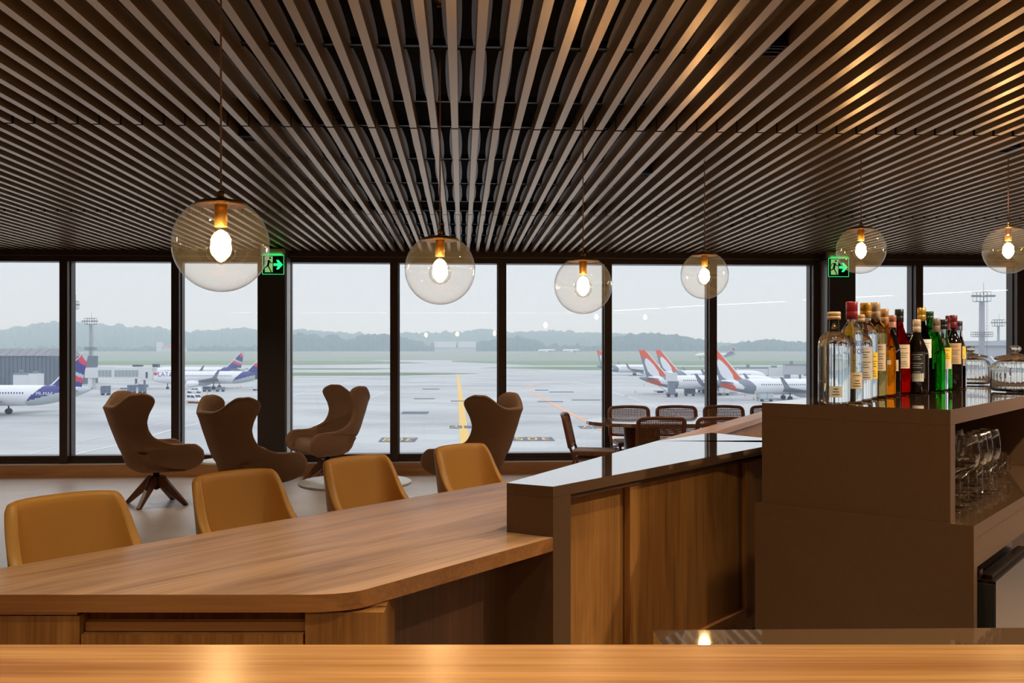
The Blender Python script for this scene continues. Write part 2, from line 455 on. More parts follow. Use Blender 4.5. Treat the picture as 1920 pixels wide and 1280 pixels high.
# --- raised stone-topped counter
ZS = 1.10
P1 = P(.121, 2.745)
e1 = P1 + A*1.83                      # near edge, disappears behind the bottle shelf
f1 = P(.64, 4.132); f2 = P(.971, 4.545); f3 = P(1.19, 4.10)
base = [P(-.016, 2.823), P1, e1, P(1.30, 4.05), f2, f1]
def off(pl, d):
    return pl
sc = thing('stone_counter', 'raised counter with polished grey-brown stone top and sliding oak doors', 'counter', P(.5, 3.6))
bm = B(); prism(bm, [xy(v) for v in base], ZS-.033, ZS); bevel(bm, .002, 1, 1.0)
sides(bm); part('stone_top', bm, ['stone', 'stonev'], sc)
# end block in stone, full height, wrapping the oak table end
bm = B()
w_ = .0025
e0 = P1 - N*.0 + A*.089
prism(bm, [xy(base[0]), xy(P1), xy(e0), xy(base[0]+A*.089)], 0, ZS-.0335)
part('end_block', bm, 'stonev', sc)
R = N*(-1)
def run(s0, s1, d0, d1, z0, z1, mi, nm):
    """box along the service side: s along A from P1, d = depth back from the stone edge"""
    bm = B(); prism(bm, [xy(P1+A*s0+R*d0), xy(P1+A*s1+R*d0), xy(P1+A*s1+R*d1), xy(P1+A*s0+R*d1)], z0, z1)
    bevel(bm, .0015, 1, 1.0)
    return part(nm, bm, mi, sc)
run(.0895, 1.83, .012, .045, ZS-.050, ZS-.0335, 'stonev', 'apron')
run(.0895, 1.83, .10, .14, .30, ZS-.051, 'oakv', 'back_board')
run(.0895, .475, .045, .065, .46, ZS-.051, 'oakv', 'sliding_door')
run(.454, 1.275, .018, .040, .46, ZS-.051, 'oakv', 'sliding_door')
run(1.276, 1.310, .020, .099, .46, ZS-.051, 'stonev', 'jamb')
run(1.311, 1.372, .0, .099, .42, ZS-.051, 'oakv', 'post')
run(.0895, 1.372, .0, .099, .425, .459, 'oakedge', 'bottom_rail')
run(1.376, 1.83, .008, .099, .42, ZS-.051, 'oakv', 'hinged_door')
run(.0895, 1.83, .16, .20, .0, .42, 'black', 'plinth')
# stone face under the far (customer) edge
bm = B(); pf = [base[0]+A*.0895, f1-DS*.0, f2, f2+N*.06, base[0]+A*.0895+N*.03]
prism(bm, [xy(p) for p in (base[0]+A*.09+R*-.0, f1+N*.004, f1+N*.03, base[0]+A*.09+N*.03)], 0, ZS-.034)
part('customer_panel', bm, 'stonev', sc)
# --- oak ledge beyond the stone
u1 = P(.68+.004, 4.2+.02); v1 = P(.971+.002, 4.545+.008)
s_d = (P(1.48, 5.56) - P(.971, 4.545)).normalized()
bm = B(); prism(bm, [xy(P(.655, 4.17)), xy(v1), xy(v1+s_d*2.3), xy(P(.655, 4.17)+s_d*2.75)], ZS-.030, ZS); bevel(bm, .002, 1, 1.0)
lg = finish('oak_ledge', bm, wood('oak_ledge', L(196, 148, 110), L(150, 104, 70), 0, math.atan2(s_d.y, s_d.x), rough=.32)); tag(lg, 'narrow oak ledge continuing behind the stone top beside the cane chairs', 'ledge')
bm = B(); o2 = Vector((-s_d.y, s_d.x, 0))
prism(bm, [xy(v1+o2*.03), xy(v1+o2*.06), xy(v1+o2*.06+s_d*2.25), xy(v1+o2*.03+s_d*2.25)], 0, ZS-.031)
finish('ledge_panel', bm, 'oakv', lg)
# --- back bar: lower stone cabinet, open glass shelf, stone top
C0 = P(1.333, 2.838); LB = .606; LEN = 3.6; ZB = 1.32
def bb(s, b): return C0 + A*s + N*b          # s along the bar, b towards the bartender
def bbox(bm, s0, s1, b0, b1, z0, z1, mi=0):
    prism(bm, [xy(bb(s0,b0)), xy(bb(s1,b0)), xy(bb(s1,b1)), xy(bb(s0,b1))], z0, z1, mi)
lo = thing('back_bar_cabinet', 'dark brown stone cabinet under the glass shelf, right side', 'cabinet', bb(1.5, -.3))
bm = B()
prism(bm, [xy(bb(-.012, .068)), xy(bb(LEN, .068)), xy(bb(LEN, -LB-.02)), xy(bb(-.012, -LB-.02))], .936, .976)
sides(bm); part('cabinet_top', bm, ['stone', 'stonev'], lo)
bm = B()
prism(bm, [xy(bb(-.012, .068)), xy(bb(-.012, -LB-.02)), xy(bb(.03, -LB-.02)), xy(bb(.03, .068))], .10, .9358)
part('end_panel', bm, 'stonev', lo)
bm = B(); bbox(bm, .031, LEN, .045, .066, .845, .9355); part('apron', bm, 'stonev', lo)
bm = B(); bbox(bm, .031, LEN, -LB, .005, .10, .9355); part('carcass', bm, 'stonev', lo)
bm = B(); bbox(bm, .0, LEN, -LB+.04, -.05, .0, .10); part('plinth', bm, 'black', lo)
# shelf unit
up = thing('bottle_shelf_unit', 'open brown stone shelf unit carrying bottles on top and glasses inside', 'shelf', bb(1.5, -.3, ).to_3d())
up.location.z = .976
bm = B(); bbox(bm, 0, LEN, 0, -LB, ZB-.047, ZB); sides(bm); part('shelf_top', bm, ['stone', 'stonev'], up)
bm = B(); bbox(bm, 0, .055, 0, -LB, .9765, ZB-.0475); part('end_panel', bm, 'stonev', up)
bm = B(); bbox(bm, .0555, LEN, -LB+.03, -LB+.002, .9765, ZB-.0475); part('back_panel', bm, 'stonev', up)
bm = B(); bbox(bm, LEN-.05, LEN, -.0015, -LB+.031, .9765, ZB-.0475); part('end_panel', bm, 'stonev', up)
bm = B(); bbox(bm, 1.75, 1.80, -.0015, -LB+.031, .9765, ZB-.0475); part('divider', bm, 'stonev', up)
# under-counter refrigerators
fr = thing('undercounter_refrigerator', 'brushed steel undercounter refrigerator beside the stone cabinet end', 'refrigerator', bb(.35, .05))
bm = B(); bbox(bm, .032, .64, .006, .0445, .12, .842); part('body', bm, 'steel', fr)
bm = B(); bbox(bm, .075, .66, .050, .110, .14, .80); bevel(bm, .006, 2, 1.0); d_ = part('door', bm, 'steel', fr)
bm = B(); bbox(bm, .069, .075, .052, .108, .15, .79); g_ = finish('gasket', bm, 'black', d_); g_.matrix_parent_inverse = (fr.matrix_basis @ d_.matrix_parent_inverse).inverted()
bm = B(); bbox(bm, .10, .64, .064, .095, .8005, .812); g_ = finish('handle', bm, 'steel', d_); g_.matrix_parent_inverse = (fr.matrix_basis @ d_.matrix_parent_inverse).inverted()
bm = B(); bbox(bm, .035, .07, .046, .075, .815, .835); part('hinge', bm, 'steel', fr)
# ================================================================== PENDANT LAMPS
def pendant(name_label, xc, z_, zc, grp='clear glass globe pendants over the bar'):
    """zc: height of the globe's centre"""
    p = P(xc, z_, zc)
    t = thing('globe_pendant_lamp', name_label, 'lamp', p, 0, grp)
    R_ = .15
    bm = B(); a0 = math.radians(33)
    prof = [(R_*math.sin(a0+(PI-a0)*i/30), R_*math.cos(a0+(PI-a0)*i/30)) for i in range(31)]; prof[-1] = (0, -R_)
    lathe(bm, prof, 56, cap=False)
    finish('globe', bm, 'globe', t, smooth=True)
    bm = B(); rc = R_*math.sin(a0); zc_ = R_*math.cos(a0)
    lathe(bm, [(rc-.002, zc_-.0015), (rc+.001, zc_), (rc*.9, zc_+.008), (rc*.45, zc_+.016), (.014, zc_+.020), (.009, zc_+.023), (.009, zc_+.028), (.012, zc_+.034), (.009, zc_+.042), (.0, zc_+.044)], 40)
    finish('cap', bm, 'brass_dark', t)
    bm = B(); lathe(bm, [(rc*.97, zc_-.0035), (rc*.97, zc_-.0018), (0, zc_-.0018)], 40, mi=1); lathe(bm, [(.0195, zc_-.07), (.0195, zc_-.004), (0, zc_-.004)], 28)
    finish('lamp_holder', bm, ['brass', 'brass_dark'], t)
    bm = B(); tube(bm, [(0, 0, zc_+.043), (0, 0, H+.30-zc)], .0032, 8); finish('cord', bm, 'cord', t)
    bm = B(); lathe(bm, [(0, H+.27-zc), (.013, H+.27-zc), (.013, H+.29-zc), (.03, H+.30-zc), (.03, H+.38-zc), (0, H+.38-zc)], 20); finish('canopy', bm, 'brass', t)
    bz = .048-.0
    bm = B(); prof = [(.013, zc_-.071), (.014, zc_-.082), (.024, zc_-.094), (.040, zc_-.116), (.0475, zc_-.140), (.042, zc_-.164), (.026, zc_-.182), (0, zc_-.190)]
    lathe(bm, prof, 32, cap=False); b_ = finish('bulb', bm, 'bulbglass', t, smooth=True)
    bm = B(); lathe(bm, [(0, zc_-.182), (.012, zc_-.176), (.027, zc_-.158), (.033, zc_-.138), (.028, zc_-.116), (.016, zc_-.098), (.009, zc_-.086), (0, zc_-.084)], 20)
    finish('filament', bm, 'filament', b_)
    return t
LP = [(-.92, 2.95, 1.5+(657-458)/1750*2.95, 'largest and leftmost globe pendant, nearest to the camera'),
      (-.307, 3.98, 1.5+(657-505)/1750*3.98, 'globe pendant in front of the window right of the left column'),
      (.37, 4.86, 1.5+(657-534.5)/1750*4.86, 'lowest hanging globe pendant, third along the bar'),
      (1.217, 5.9, 1.5+(657-516)/1750*5.9, 'fourth globe pendant, before the thin mullion right of centre'),
      (2.18, 5.83, 1.5+(657-468)/1750*5.83, 'high hung globe pendant covering the right exit sign'),
      (3.10, 5.83, 1.5+(657-468)/1750*5.83, 'rightmost globe pendant at the right edge of the view')]
for xc, z_, zc, lab in LP: pendant(lab, xc, z_, zc)

# ceiling strip lights at the far right, seen mirrored in the glass
for k, (a, b) in enumerate((((4.4, -3.7), (5.3, -2.0)), ((5.45, -1.7), (6.1, -.45)), ((6.4, -.1), (7.5, 1.5)), ((7.7, 2.2), (8.9, 4.0)), ((9.2, 4.4), (10.4, 5.9)))):
    d = Vector((b[0]-a[0], b[1]-a[1], 0)); c = Vector(((a[0]+b[0])/2, (a[1]+b[1])/2, H-.05))
    bm = B(); obx(bm, (0, 0, 0), d, (d.length, .13), .045)
    o = finish('linear_ceiling_light', bm, 'black_metal', loc=c)
    tag(o, 'long linear ceiling light at the right beyond the back bar', 'lamp', 'linear ceiling lights beyond the back bar')
    bm = B(); obx(bm, (0, 0, -.004), d, (d.length-.02, .11), .0035)
    finish('diffuser', bm, emis('diffuser_glow', (1.0, .80, .60, 1), 34), o)

# recessed downlights between the slats
def downlight(x, y, lab, n=3, r=.045):
    p = Vector((x, y, H))
    bm = B(); wx = PITCH-.036-.004; L_ = .10*n/3*1.25
    bx(bm, (-wx/2, -L_/2, .018), (wx/2, L_/2, .10)); 
    bx(bm, (-wx/2, -L_/2, .0), (-wx/2+.004, L_/2, .0179)); bx(bm, (wx/2-.004, -L_/2, .0), (wx/2, L_/2, .0179))
    bx(bm, (-wx/2+.0041, -L_/2, .0), (wx/2-.0041, -L_/2+.004, .0179)); bx(bm, (-wx/2+.0041, L_/2-.004, .0), (wx/2-.0041, L_/2, .0179))
    for i in range(1, n): bx(bm, (-wx/2+.0041, -L_/2+L_*i/n-.003, .003), (wx/2-.0041, -L_/2+L_*i/n+.003, .0179))
    o = finish('recessed_downlight', bm, 'black_metal', loc=p); tag(o, lab, 'downlight', 'small louvred downlights between the ceiling slats')
    for i in range(n):
        bm = B(); lathe(bm, [(0, .0), (.008, .0)], 12, c=(0, -L_/2+L_*(i+.5)/n, .0165), cap=False); finish('louvre', bm, 'steel', o)
    return o
def slot(x):     # nearest gap between two slats
    k = round((x-xs[0])/PITCH-.5); return xs[0]+PITCH*(k+.5)
def ceil_at(px, py):
    z_ = (H-1.5)*1750/(657-py); return P((px-960)/1750*z_, z_)
for px, py, lab in ((1441, 96, 'large black downlight in the ceiling, upper right, nearest one'), (1905, 281, 'black downlight in the slats at the right edge'),
                    (478, 260, 'small black downlight in the slats upper left'), (1202, 328, 'small black downlight right of the third pendant cord'),
                    (1583, 402, 'tiny downlight in the slats above the second high pendant')):
    v = ceil_at(px, py); downlight(slot(v.x), v.y, lab)
# lit downlights over the two counters, just above the top of the view; last one added for the sliding doors
for xc, z_, pw in ((-.75, 1.05, 15), (-.1, 1.0, 12), (.75, 1.15, 12), (1.7, 1.9, 18), (-1.1, 2.2, 14), (.35, 2.3, 10), (1.15, 2.6, 22)):
    v = P(xc, z_); x_ = slot(v.x)
    o = downlight(x_, v.y, 'unseen black louvred downlight lit above the near end of the bar')
    l = bpy.data.lights.new('downlight_lamp', 'SPOT'); l.energy = pw*3.6; l.color = WARM; l.spot_size = 1.5; l.spot_blend = .8; l.shadow_soft_size = .03
    lo_ = bpy.data.objects.new('downlight_lamp', l); COL.objects.link(lo_); lo_.location = (x_, v.y, H-.012)
for px, py, pw in ((1441, 96, 60), (1905, 281, 70)):
    v = ceil_at(px, py); l = bpy.data.lights.new('downlight_lamp', 'SPOT'); l.energy = pw; l.color = (1, .80, .60); l.spot_size = 2.2; l.spot_blend = .7; l.shadow_soft_size = .03
    q_ = bpy.data.objects.new('downlight_lamp', l); COL.objects.link(q_); q_.location = (slot(v.x), v.y, H-.012)
# further downlights added as fill: over the window lounge, the aisle and behind the camera
def lit(x, y, pw, lab, cone=2.3, col=(1.0, .82, .56)):
    x_ = slot(x); downlight(x_, y, lab, 1)['group'] = lab+'s'
    l = bpy.data.lights.new('downlight_lamp', 'SPOT'); l.energy = pw; l.color = col; l.spot_size = cone; l.spot_blend = .6; l.shadow_soft_size = .035
    q_ = bpy.data.objects.new('downlight_lamp', l); COL.objects.link(q_); q_.location = (x_, y, H-.012)
for x_ in (-7.2, -4.6, -2.4, 0.4, 2.6, 7.6):  # added to brighten the floor, chairs and sill
    lit(x_, 8.9, 60, 'small square fill downlight added over the window lounge', 2.4)
for s_, b_ in ((.9, 1.0), (2.2, 1.0)):  # added to brighten the bottles, labels and glassware
    v = bb(s_, b_); lit(v.x, v.y, 210, 'small square fill downlight added over the bartender aisle', 2.5)
for x_, y_ in ((-6.5, -1.2), (-3.5, -1.2), (-1.0, -1.3), (1.6, -1.3), (4.2, -1.2), (-5.0, -3.6), (-1.5, -3.6), (2.0, -3.6)):  # unseen fill, added to light the faces turned to the camera
    lit(x_, y_, 150, 'small square unseen fill downlight added behind the camera', 2.7)
bm = B(); bx(bm, (-6.0, -.05, -.045), (6.0, .05, 0)); o = finish('linear_ceiling_light', bm, 'black_metal', loc=(-1.0, -5.6, H-.002)); tag(o, 'very long linear ceiling light along the back wall', 'lamp')
bm = B(); bx(bm, (-5.98, -.04, -.049), (5.98, .04, -.0455)); finish('diffuser', bm, emis('back_diffuser_glow', (1.0, .84, .68, 1), 14), o)

# ================================================================== EXIT SIGNS
M['sign_glow'] = emis('sign_green', (.02, .9, .22, 1), 1.6)
M['sign_pale'] = emis('sign_pale_green', (.30, .62, .20, 1), .8)
M['sign_plate'] = thin_glass('sign_acrylic', (.35, .5, .36, 1), .04)
M['sign_house'] = pr('sign_housing', L(150, 112, 86), .5)
def exit_sign(p, lab):
    t = thing('exit_sign', lab, 'sign', p, 0, 'green running man exit signs on the columns')
    bm = B(); bx(bm, (-.135, -.03, .245), (.135, .03, .315)); bevel(bm, .006, 2); finish('housing', bm, 'sign_house', t)
    bm = B(); bx(bm, (-.125, -.004, .02), (.125, .004, .244)); bevel(bm, .003, 1); finish('acrylic_plate', bm, 'sign_plate', t)
    bm = B(); w = .004
    for lo, hi in (((-.125, .02), (-.121, .244)), ((.121, .02), (.125, .244)), ((-.121, .02), (.121, .024)), ((-.121, .24), (.121, .244))):
        bx(bm, (lo[0], -.0052, lo[1]), (hi[0], -.0042, hi[1]))
    # arrow
    prof = [(.005, .118), (.055, .118), (.035, .078), (.062, .078), (.112, .133), (.062, .188), (.035, .188), (.055, .148), (.005, .148)]
    v = [bm.verts.new((x, -.0055, z)) for x, z in prof]; bm.faces.new(v)
    finish('arrow', bm, 'sign_glow', t)
    bm = B(); v = [bm.verts.new((x, -.0050, z)) for x, z in ((-.095, .045), (-.005, .045), (-.005, .228), (-.095, .228))]; bm.faces.new(v)
    finish('doorway_field', bm, 'sign_pale', t)
    bm = B(); yy = -.0062
    def seg(a, b, w):
        a = Vector((a[0], yy, a[1])); b = Vector((b[0], yy, b[1])); d = (b-a).normalized(); n = Vector((d.z, 0, -d.x))*w/2
        v = [bm.verts.new(q) for q in (a-n, b-n, b+n, a+n)]
        bm.faces.new(v)
    hd = [bm.verts.new((-.035+.012*math.cos(2*PI*i/12), yy, .208+.012*math.sin(2*PI*i/12))) for i in range(12)]; bm.faces.new(hd)
    seg((-.045, .185), (-.060, .120), .026); seg((-.060, .125), (-.040, .085), .014); seg((-.040, .088), (-.022, .046), .012)
    seg((-.062, .125), (-.082, .100), .014); seg((-.080, .102), (-.112, .100), .011); seg((-.044, .182), (-.024, .150), .010); seg((-.024, .150), (-.006, .156), .009)
    seg((-.050, .182), (-.080, .176), .010); seg((-.080, .176), (-.090, .150), .009)
    finish('running_figure', bm, 'black', t)
    l = bpy.data.lights.new('sign_light', 'AREA'); l.energy = .12; l.color = (.05, 1, .3); l.size = .22; l.shape = 'RECTANGLE'; l.size_y = .03
    lo_ = bpy.data.objects.new('sign_light', l); COL.objects.link(lo_); lo_.parent = t; lo_.location = (0, -.035, .245); lo_.rotation_euler = (PI*.75, 0, 0)
    return t
for px_, lab_ in ((514, 'green exit sign on the left column, beside the largest pendant'), (1592, 'green exit sign on the right column, half behind a pendant globe')):
    v = P((px_-960)/1750*10.9, 10.9); exit_sign(Vector((v.x, 10.98, H-.33)), lab_)

# ================================================================== LOUNGE CHAIRS
def wing_chair():
    t = thing('wing_chair', 'x', 'chair', (0, 0, 0), 0, 'brown wing chairs by the window')
    zb = .365
    # local frame: the chair faces +x. back profile and rim profile against height fraction
    back = [(0, -.20), (.08, -.27), (.25, -.315), (.5, -.385), (.75, -.455), (1, -.515)]
    rim = [(0, .30), (.03, .37), (.08, .425), (.16, .445), (.23, .43), (.28, .39), (.305, .33), (.318, .25), (.325, .15), (.333, .06), (.35, 0), (.385, -.075), (.44, -.135), (.52, -.175), (.62, -.19), (.72, -.175), (.82, -.135), (.89, -.115), (.94, -.13), (.975, -.17), (1, -.26)]
    wid = [(0, .22), (.05, .285), (.15, .335), (.28, .345), (.4, .315), (.6, .30), (.8, .335), (.95, .375), (1, .38)]
    def zt(u): return .99 + .125*sm((abs(u)-.12)/.62) 
    def f(uu, v):
        u = uu*2-1; t_ = abs(u)
        z = zb + (zt(u)-zb)*v
        yb, yf, w = interp(back, v), interp(rim, v), interp(wid, v)
        # rounding of the upper outer corner of each wing
        k = t_**1.0*PI/2
        x = yb + (yf-yb)*(1-math.cos(k))**.80
        y = w*math.sin(k)**.72*(1 if u > 0 else -1)
        if v < .10: 
            s = .72+.28*math.sqrt(max(0, v/.10)); y *= s; x = x*s + (1-s)*.02
        return Vector((x*.84, y*.84, z))
    vt = [(0, 0), (.18, .20), (.30, .295), (.55, .345), (.66, .42), (1, 1)]
    bm = B(); grid(bm, lambda a_, b_: f(a_, interp(vt, b_)), 40, 46)
    sh = finish('shell', bm, 'felt', t, smooth=True)
    md = sh.modifiers.new('s', 'SOLIDIFY'); md.thickness = .055; md.offset = -1 if True else 1; md.use_rim = True
    md2 = sh.modifiers.new('b', 'SUBSURF'); md2.levels = 1; md2.render_levels = 1
    # seat: a deep cushion whose front rolls down between the arms
    def g(uu, vv):
        y = (uu*2-1)
        path = [(-.26, .47), (-.17, .462), (0, .458), (.15, .462), (.27, .468), (.345, .462), (.385, .43), (.392, .385), (.365, .345), (.27, .325), (.05, .330), (-.14, .36)]
        i = min(int(vv*(len(path)-1)), len(path)-2); fr_ = vv*(len(path)-1)-i
        px = path[i][0]+(path[i+1][0]-path[i][0])*fr_; pz = path[i][1]+(path[i+1][1]-path[i][1])*fr_
        dip = .035*(abs(y)**3)
        wv = .30*(1-.10*sm((px-.2)/.2))
        return Vector(((px-.02*abs(y)**2)*.82, y*wv*.80, pz+.02+(dip if pz > .4 else -dip*.2)))
    bm = B(); V = grid(bm, g, 16, 33)
    bm.faces.new(V[0][::-1]); bm.faces.new(V[-1])
    finish('seat_cushion', bm, 'felt', t, smooth=True)
    bm = B(); lathe(bm, [(.10, .322), (.10, .33)], 20); lathe(bm, [(.03, .16), (.03, .322)], 16); lathe(bm, [(.012, .145), (.045, .165), (.045, .28), (.032, .29)], 16)
    finish('swivel_column', bm, 'black_metal', t)
    for a in (45, 135, 225, 315):
        a = math.radians(a); d = Vector((math.cos(a), math.sin(a), 0))
        bm = B(); s = Vector((-d.y, d.x, 0))
        prof = [(.035, .275, .165), (.06, .285, .19), (.10, .262, .205), (.345, .020, .0), (.315, .0, .0)]
        top = [(.03, .27), (.075, .285), (.33, .012), (.322, .0), (.292, .0), (.03, .20)]
        vs = [[bm.verts.new(d*r + s*(w*(.5-.15*(r/.36))) + Vector((0, 0, z))) for r, z in top] for w in (-.052, .052)]
        bm.faces.new(vs[0][::-1]); bm.faces.new(vs[1]); n = len(top)
        for i in range(n): bm.faces.new((vs[0][i], vs[0][(i+1)%n], vs[1][(i+1)%n], vs[1][i]))
        bmesh.ops.recalc_face_normals(bm, faces=bm.faces); bevel(bm, .004, 1)
        finish('leg', bm, 'walnut', t)
    return t
wc = wing_chair()
def place(base, xc, z_, rz, lab, first=False, grp=None):
    p = P(xc, z_)
    if first:
        base.location = p; base.rotation_euler.z = rz; base['label'] = lab; return base
    return dup(base, p, rz, lab, grp)
place(wc, (293-960)/1750*9.1, 9.1, math.radians(36)-YAW, 'leftmost brown wing chair, standing clear on its splayed walnut legs', True)
place(wc, (473-960)/1750*8.3, 8.3, math.radians(44)-YAW, 'brown wing chair left of the column, its legs hidden behind the second ochre stool')
place(wc, (615-960)/1750*10.5, 10.5, math.radians(218)-YAW, 'brown wing chair right of the left column, turned to face the room')
place(wc, (886-960)/1750*8.7, 8.7, math.radians(153)-YAW, 'brown wing chair in the middle, turned left and half behind an ochre stool')

# low round side tables
def low_table(r, h):
    t = thing('side_table', 'x', 'side table', (0, 0, 0), 0, 'low round white side tables')
    bm = B(); lathe(bm, [(0, h-.022), (r-.006, h-.022), (r, h-.018), (r, h-.0015), (r-.0015, h), (0, h)], 48); finish('table_top', bm, 'white_top', t)
    bm = B(); lathe(bm, [(0, 0), (r*.55, 0), (r*.55, .008), (.03, .014), (.02, .03), (.02, h-.03), (.05, h-.0225)], 28); finish('pedestal', bm, 'black_metal', t)
    return t
for px, z_, r, h, lab in ((666, 8.0, .48, .38, 'wide low round white table beside the third ochre stool'), (713, 7.22, .30, .34, 'smaller low round white table in front of the wider one'),
                       (428, 9.55, .27, .38, 'low round white table between the two left wing chairs, in front'), (436, 10.5, .21, .41, 'small round white table close to the window, left of the column')):
    t = low_table(r, h); t.location = P((px-960)/1750*z_, z_); t['label'] = lab

# ================================================================== OCHRE STOOLS
def stool():
    t = thing('bar_stool', 'x', 'stool', (0, 0, 0), 0, 'ochre leather bar stools at the oak table')
    # local frame: the sitter looks towards +x; origin under the seat
    def zt(u): a = abs(u); return 1.055 - .012*a - .20*sm((a-.50)/.5)**1.3
    def f(uu, v):
        u = uu*2-1; a = abs(u); zb = .655
        z = zb+(zt(u)-zb)*v
        k = a*PI/2
        e_ = .42
        x = -.215 - .05*v + .29*(1-math.cos(k)**e_ if a < .999 else 1)*(1-.05*v)
        y = .180*(1+.05*v)*math.sin(k)**.50*(1 if u > 0 else -1)
        return Vector((x, y, z))
    def f2(uu, v):      # spread samples towards the tight corners
        return f(uu, v)
    bm = B(); grid(bm, f2, 44, 12)
    sh = finish('backrest', bm, 'leather', t, smooth=True)
    md = sh.modifiers.new('s', 'SOLIDIFY'); md.thickness = .036; md.offset = 0; md.use_rim = True
    md2 = sh.modifiers.new('b', 'SUBSURF'); md2.levels = 1; md2.render_levels = 1
    bm = B(); bx(bm, (-.20, -.195, .62), (.22, .195, .715)); bevel(bm, .03, 3); finish('seat', bm, 'leather', t, smooth=True)
    for sx in (-1, 1):
        for sy in (-1, 1):
            bm = B(); tube(bm, [(sx*.14, sy*.14, .63), (sx*.21, sy*.20, .0)], .014, 10, r2=.010); finish('leg', bm, 'black_metal', t)
    bm = B()
    q = [(.19, .18), (-.19, .18), (-.19, -.18), (.19, -.18)]
    for a, b in zip(q, q[1:]+q[:1]): tube(bm, [(a[0], a[1], .22), (b[0], b[1], .22)], .008, 8)
    finish('footrest', bm, 'black_metal', t)
    return t
st = stool()
frot = math.atan2(N.y, N.x)
for i, (xc, z_, lab) in enumerate(((-1.392, 2.90, 'nearest ochre leather stool at the left end of the oak table'), (-1.032, 3.46, 'ochre leather stool standing before the second wing chair'),
                                   (-.665, 3.95, 'third ochre leather stool along the table, before the wide white table'), (-.252, 4.44, 'farthest ochre leather stool, next to the raised stone counter'))):
    back = P(xc, z_)
    p = back + N*.235
    if i == 0: st.location = p; st.rotation_euler.z = frot; st['label'] = lab
    else: dup(st, p, frot, lab)

# ================================================================== DINING TABLE WITH CANE CHAIRS
def cane_chair():
    t = thing('cane_chair', 'x', 'chair', (0, 0, 0), 0, 'cane back dining chairs around the oval table')
    # faces +x, seat height .45, back top .84
    W = .235
    def back_pt(y, z): return Vector((-.235 - .22*(z-.45) - .03*math.cos(y/W*PI/2)*sm((z-.45)/.3), y, z))
    bm = B()
    path = []
    z0, z1, r = .50, .825, .05
    for i in range(5): path.append((-W, z0+(z1-r-z0)*i/4))
    for i in range(1, 6): a = PI-PI/2*i/6; path.append((-W+r+r*math.cos(a), z1-r+r*math.sin(a)))
    for i in range(7): path.append((-W+r+(2*W-2*r)*i/6, z1+.008*math.sin(PI*i/6)))
    for i in range(1, 6): a = PI/2-PI/2*i/6; path.append((W-r+r*math.cos(a), z1-r+r*math.sin(a)))
    for i in range(5): path.append((W, z1-r-(z1-r-z0)*i/4))
    tube(bm, [back_pt(y, z) for y, z in path], .019, 8)
    tube(bm, [back_pt(-W+.005, z0+.01), back_pt(0, z0+.0), back_pt(W-.005, z0+.01)], .014, 8)
    finish('backrest_frame', bm, 'cane_wood', t)
    bm = B(); n = 26
    for i in range(1, n):
        y = -W+.012+(2*W-.024)*i/n; pts = [back_pt(y, z0+.012+(z1-z0-.024)*j/3) for j in range(4)]
        tube(bm, pts, .0045, 4)
    for j in range(1, 17):
        z = z0+.01+(z1-z0-.02)*j/17; tube(bm, [back_pt(-W+.012+(2*W-.024)*i/6, z)+Vector((.003, 0, 0)) for i in range(7)], .0042, 4)
    finish('cane_panel', bm, 'cane', t)
    bm = B(); bx(bm, (-.23, -.22, .425), (.24, .22, .460)); bevel(bm, .012, 2); finish('seat', bm, 'walnut', t)
    bm = B(); bx(bm, (-.20, -.19, .4605), (.21, .19, .468)); bevel(bm, .003, 1); finish('seat_pad', bm, pr('seat_pad', L(150, 125, 105), .7), t)
    for s in (-1, 1):
        bm = B(); tube(bm, [(.20, s*.19, .43), (.225, s*.205, 0)], .017, 8, r2=.012); finish('leg', bm, 'cane_wood', t)
        bm = B(); tube(bm, [(-.315, s*.228, .80), (-.25, s*.228, .52), (-.20, s*.222, .40), (-.27, s*.215, 0)], .017, 8, r2=.013); finish('leg', bm, 'cane_wood', t)
    bm = B()
    for s in (-1, 1): tube(bm, [(.205, s*.195, .38), (-.205, s*.218, .38)], .010, 6)
    tube(bm, [(.205, -.195, .38), (.205, .195, .38)], .010, 6); tube(bm, [(-.205, -.218, .38), (-.205, .218, .38)], .010, 6)
    finish('stretcher', bm, 'cane_wood', t)
    return t
cc = cane_chair()
TY0, TY1 = 9.62, 10.62
def world_at(px, z_): return P((px-960)/1750*z_, z_)
labs = ['far side cane chair at the rounded end of the oval table', 'far side cane chair, second from the rounded table end', 'far side cane chair before the mullion', 'far side cane chair mostly hidden by the dark shelf unit']
for i, px in enumerate((1182, 1273, 1364, 1455)):
    v = world_at(px, 10.96); p = Vector((v.x, 10.96-.30-.0, 0))
    if i == 0: cc.location = p; cc.rotation_euler.z = -PI/2; cc['label'] = labs[0]; 
    else: dup(cc, p, -PI/2, labs[i])
labs = ['near side cane chair with its back to the bar, left one', 'near side cane chair partly hidden by the oak ledge', 'near side cane chair hidden behind the ledge and shelf']
for i, px in enumerate((1240, 1351)):
    v = world_at(px, 9.25); dup(cc, Vector((v.x, v.y+.30, 0)), PI/2, labs[i])
v = world_at(1063, 9.75); dup(cc, Vector((v.x+.30, v.y, 0)), -.22, 'cane chair at the head of the oval table, seen side-on')
dt = thing('dining_table', 'long oval dark-edged table with cane chairs around it, by the window', 'table', world_at(1430, 10.1))
c0 = world_at(1097, 10.1); rr = .52; xl = c0.x; ln = 3.6
pts = []
cy_ = dt.location.y
for i in range(17): a = PI/2+PI*i/16; pts.append((xl+rr*1.25+rr*1.25*math.cos(a)-dt.location.x, .0+rr*math.sin(a)))
for i in range(17): a = -PI/2+PI*i/16; pts.append((xl+ln-rr*1.25+rr*1.25*math.cos(a)-dt.location.x, .0+rr*math.sin(a)))
bm = B(); prism(bm, pts, .712, .75); bevel(bm, .004, 1, 1.0)
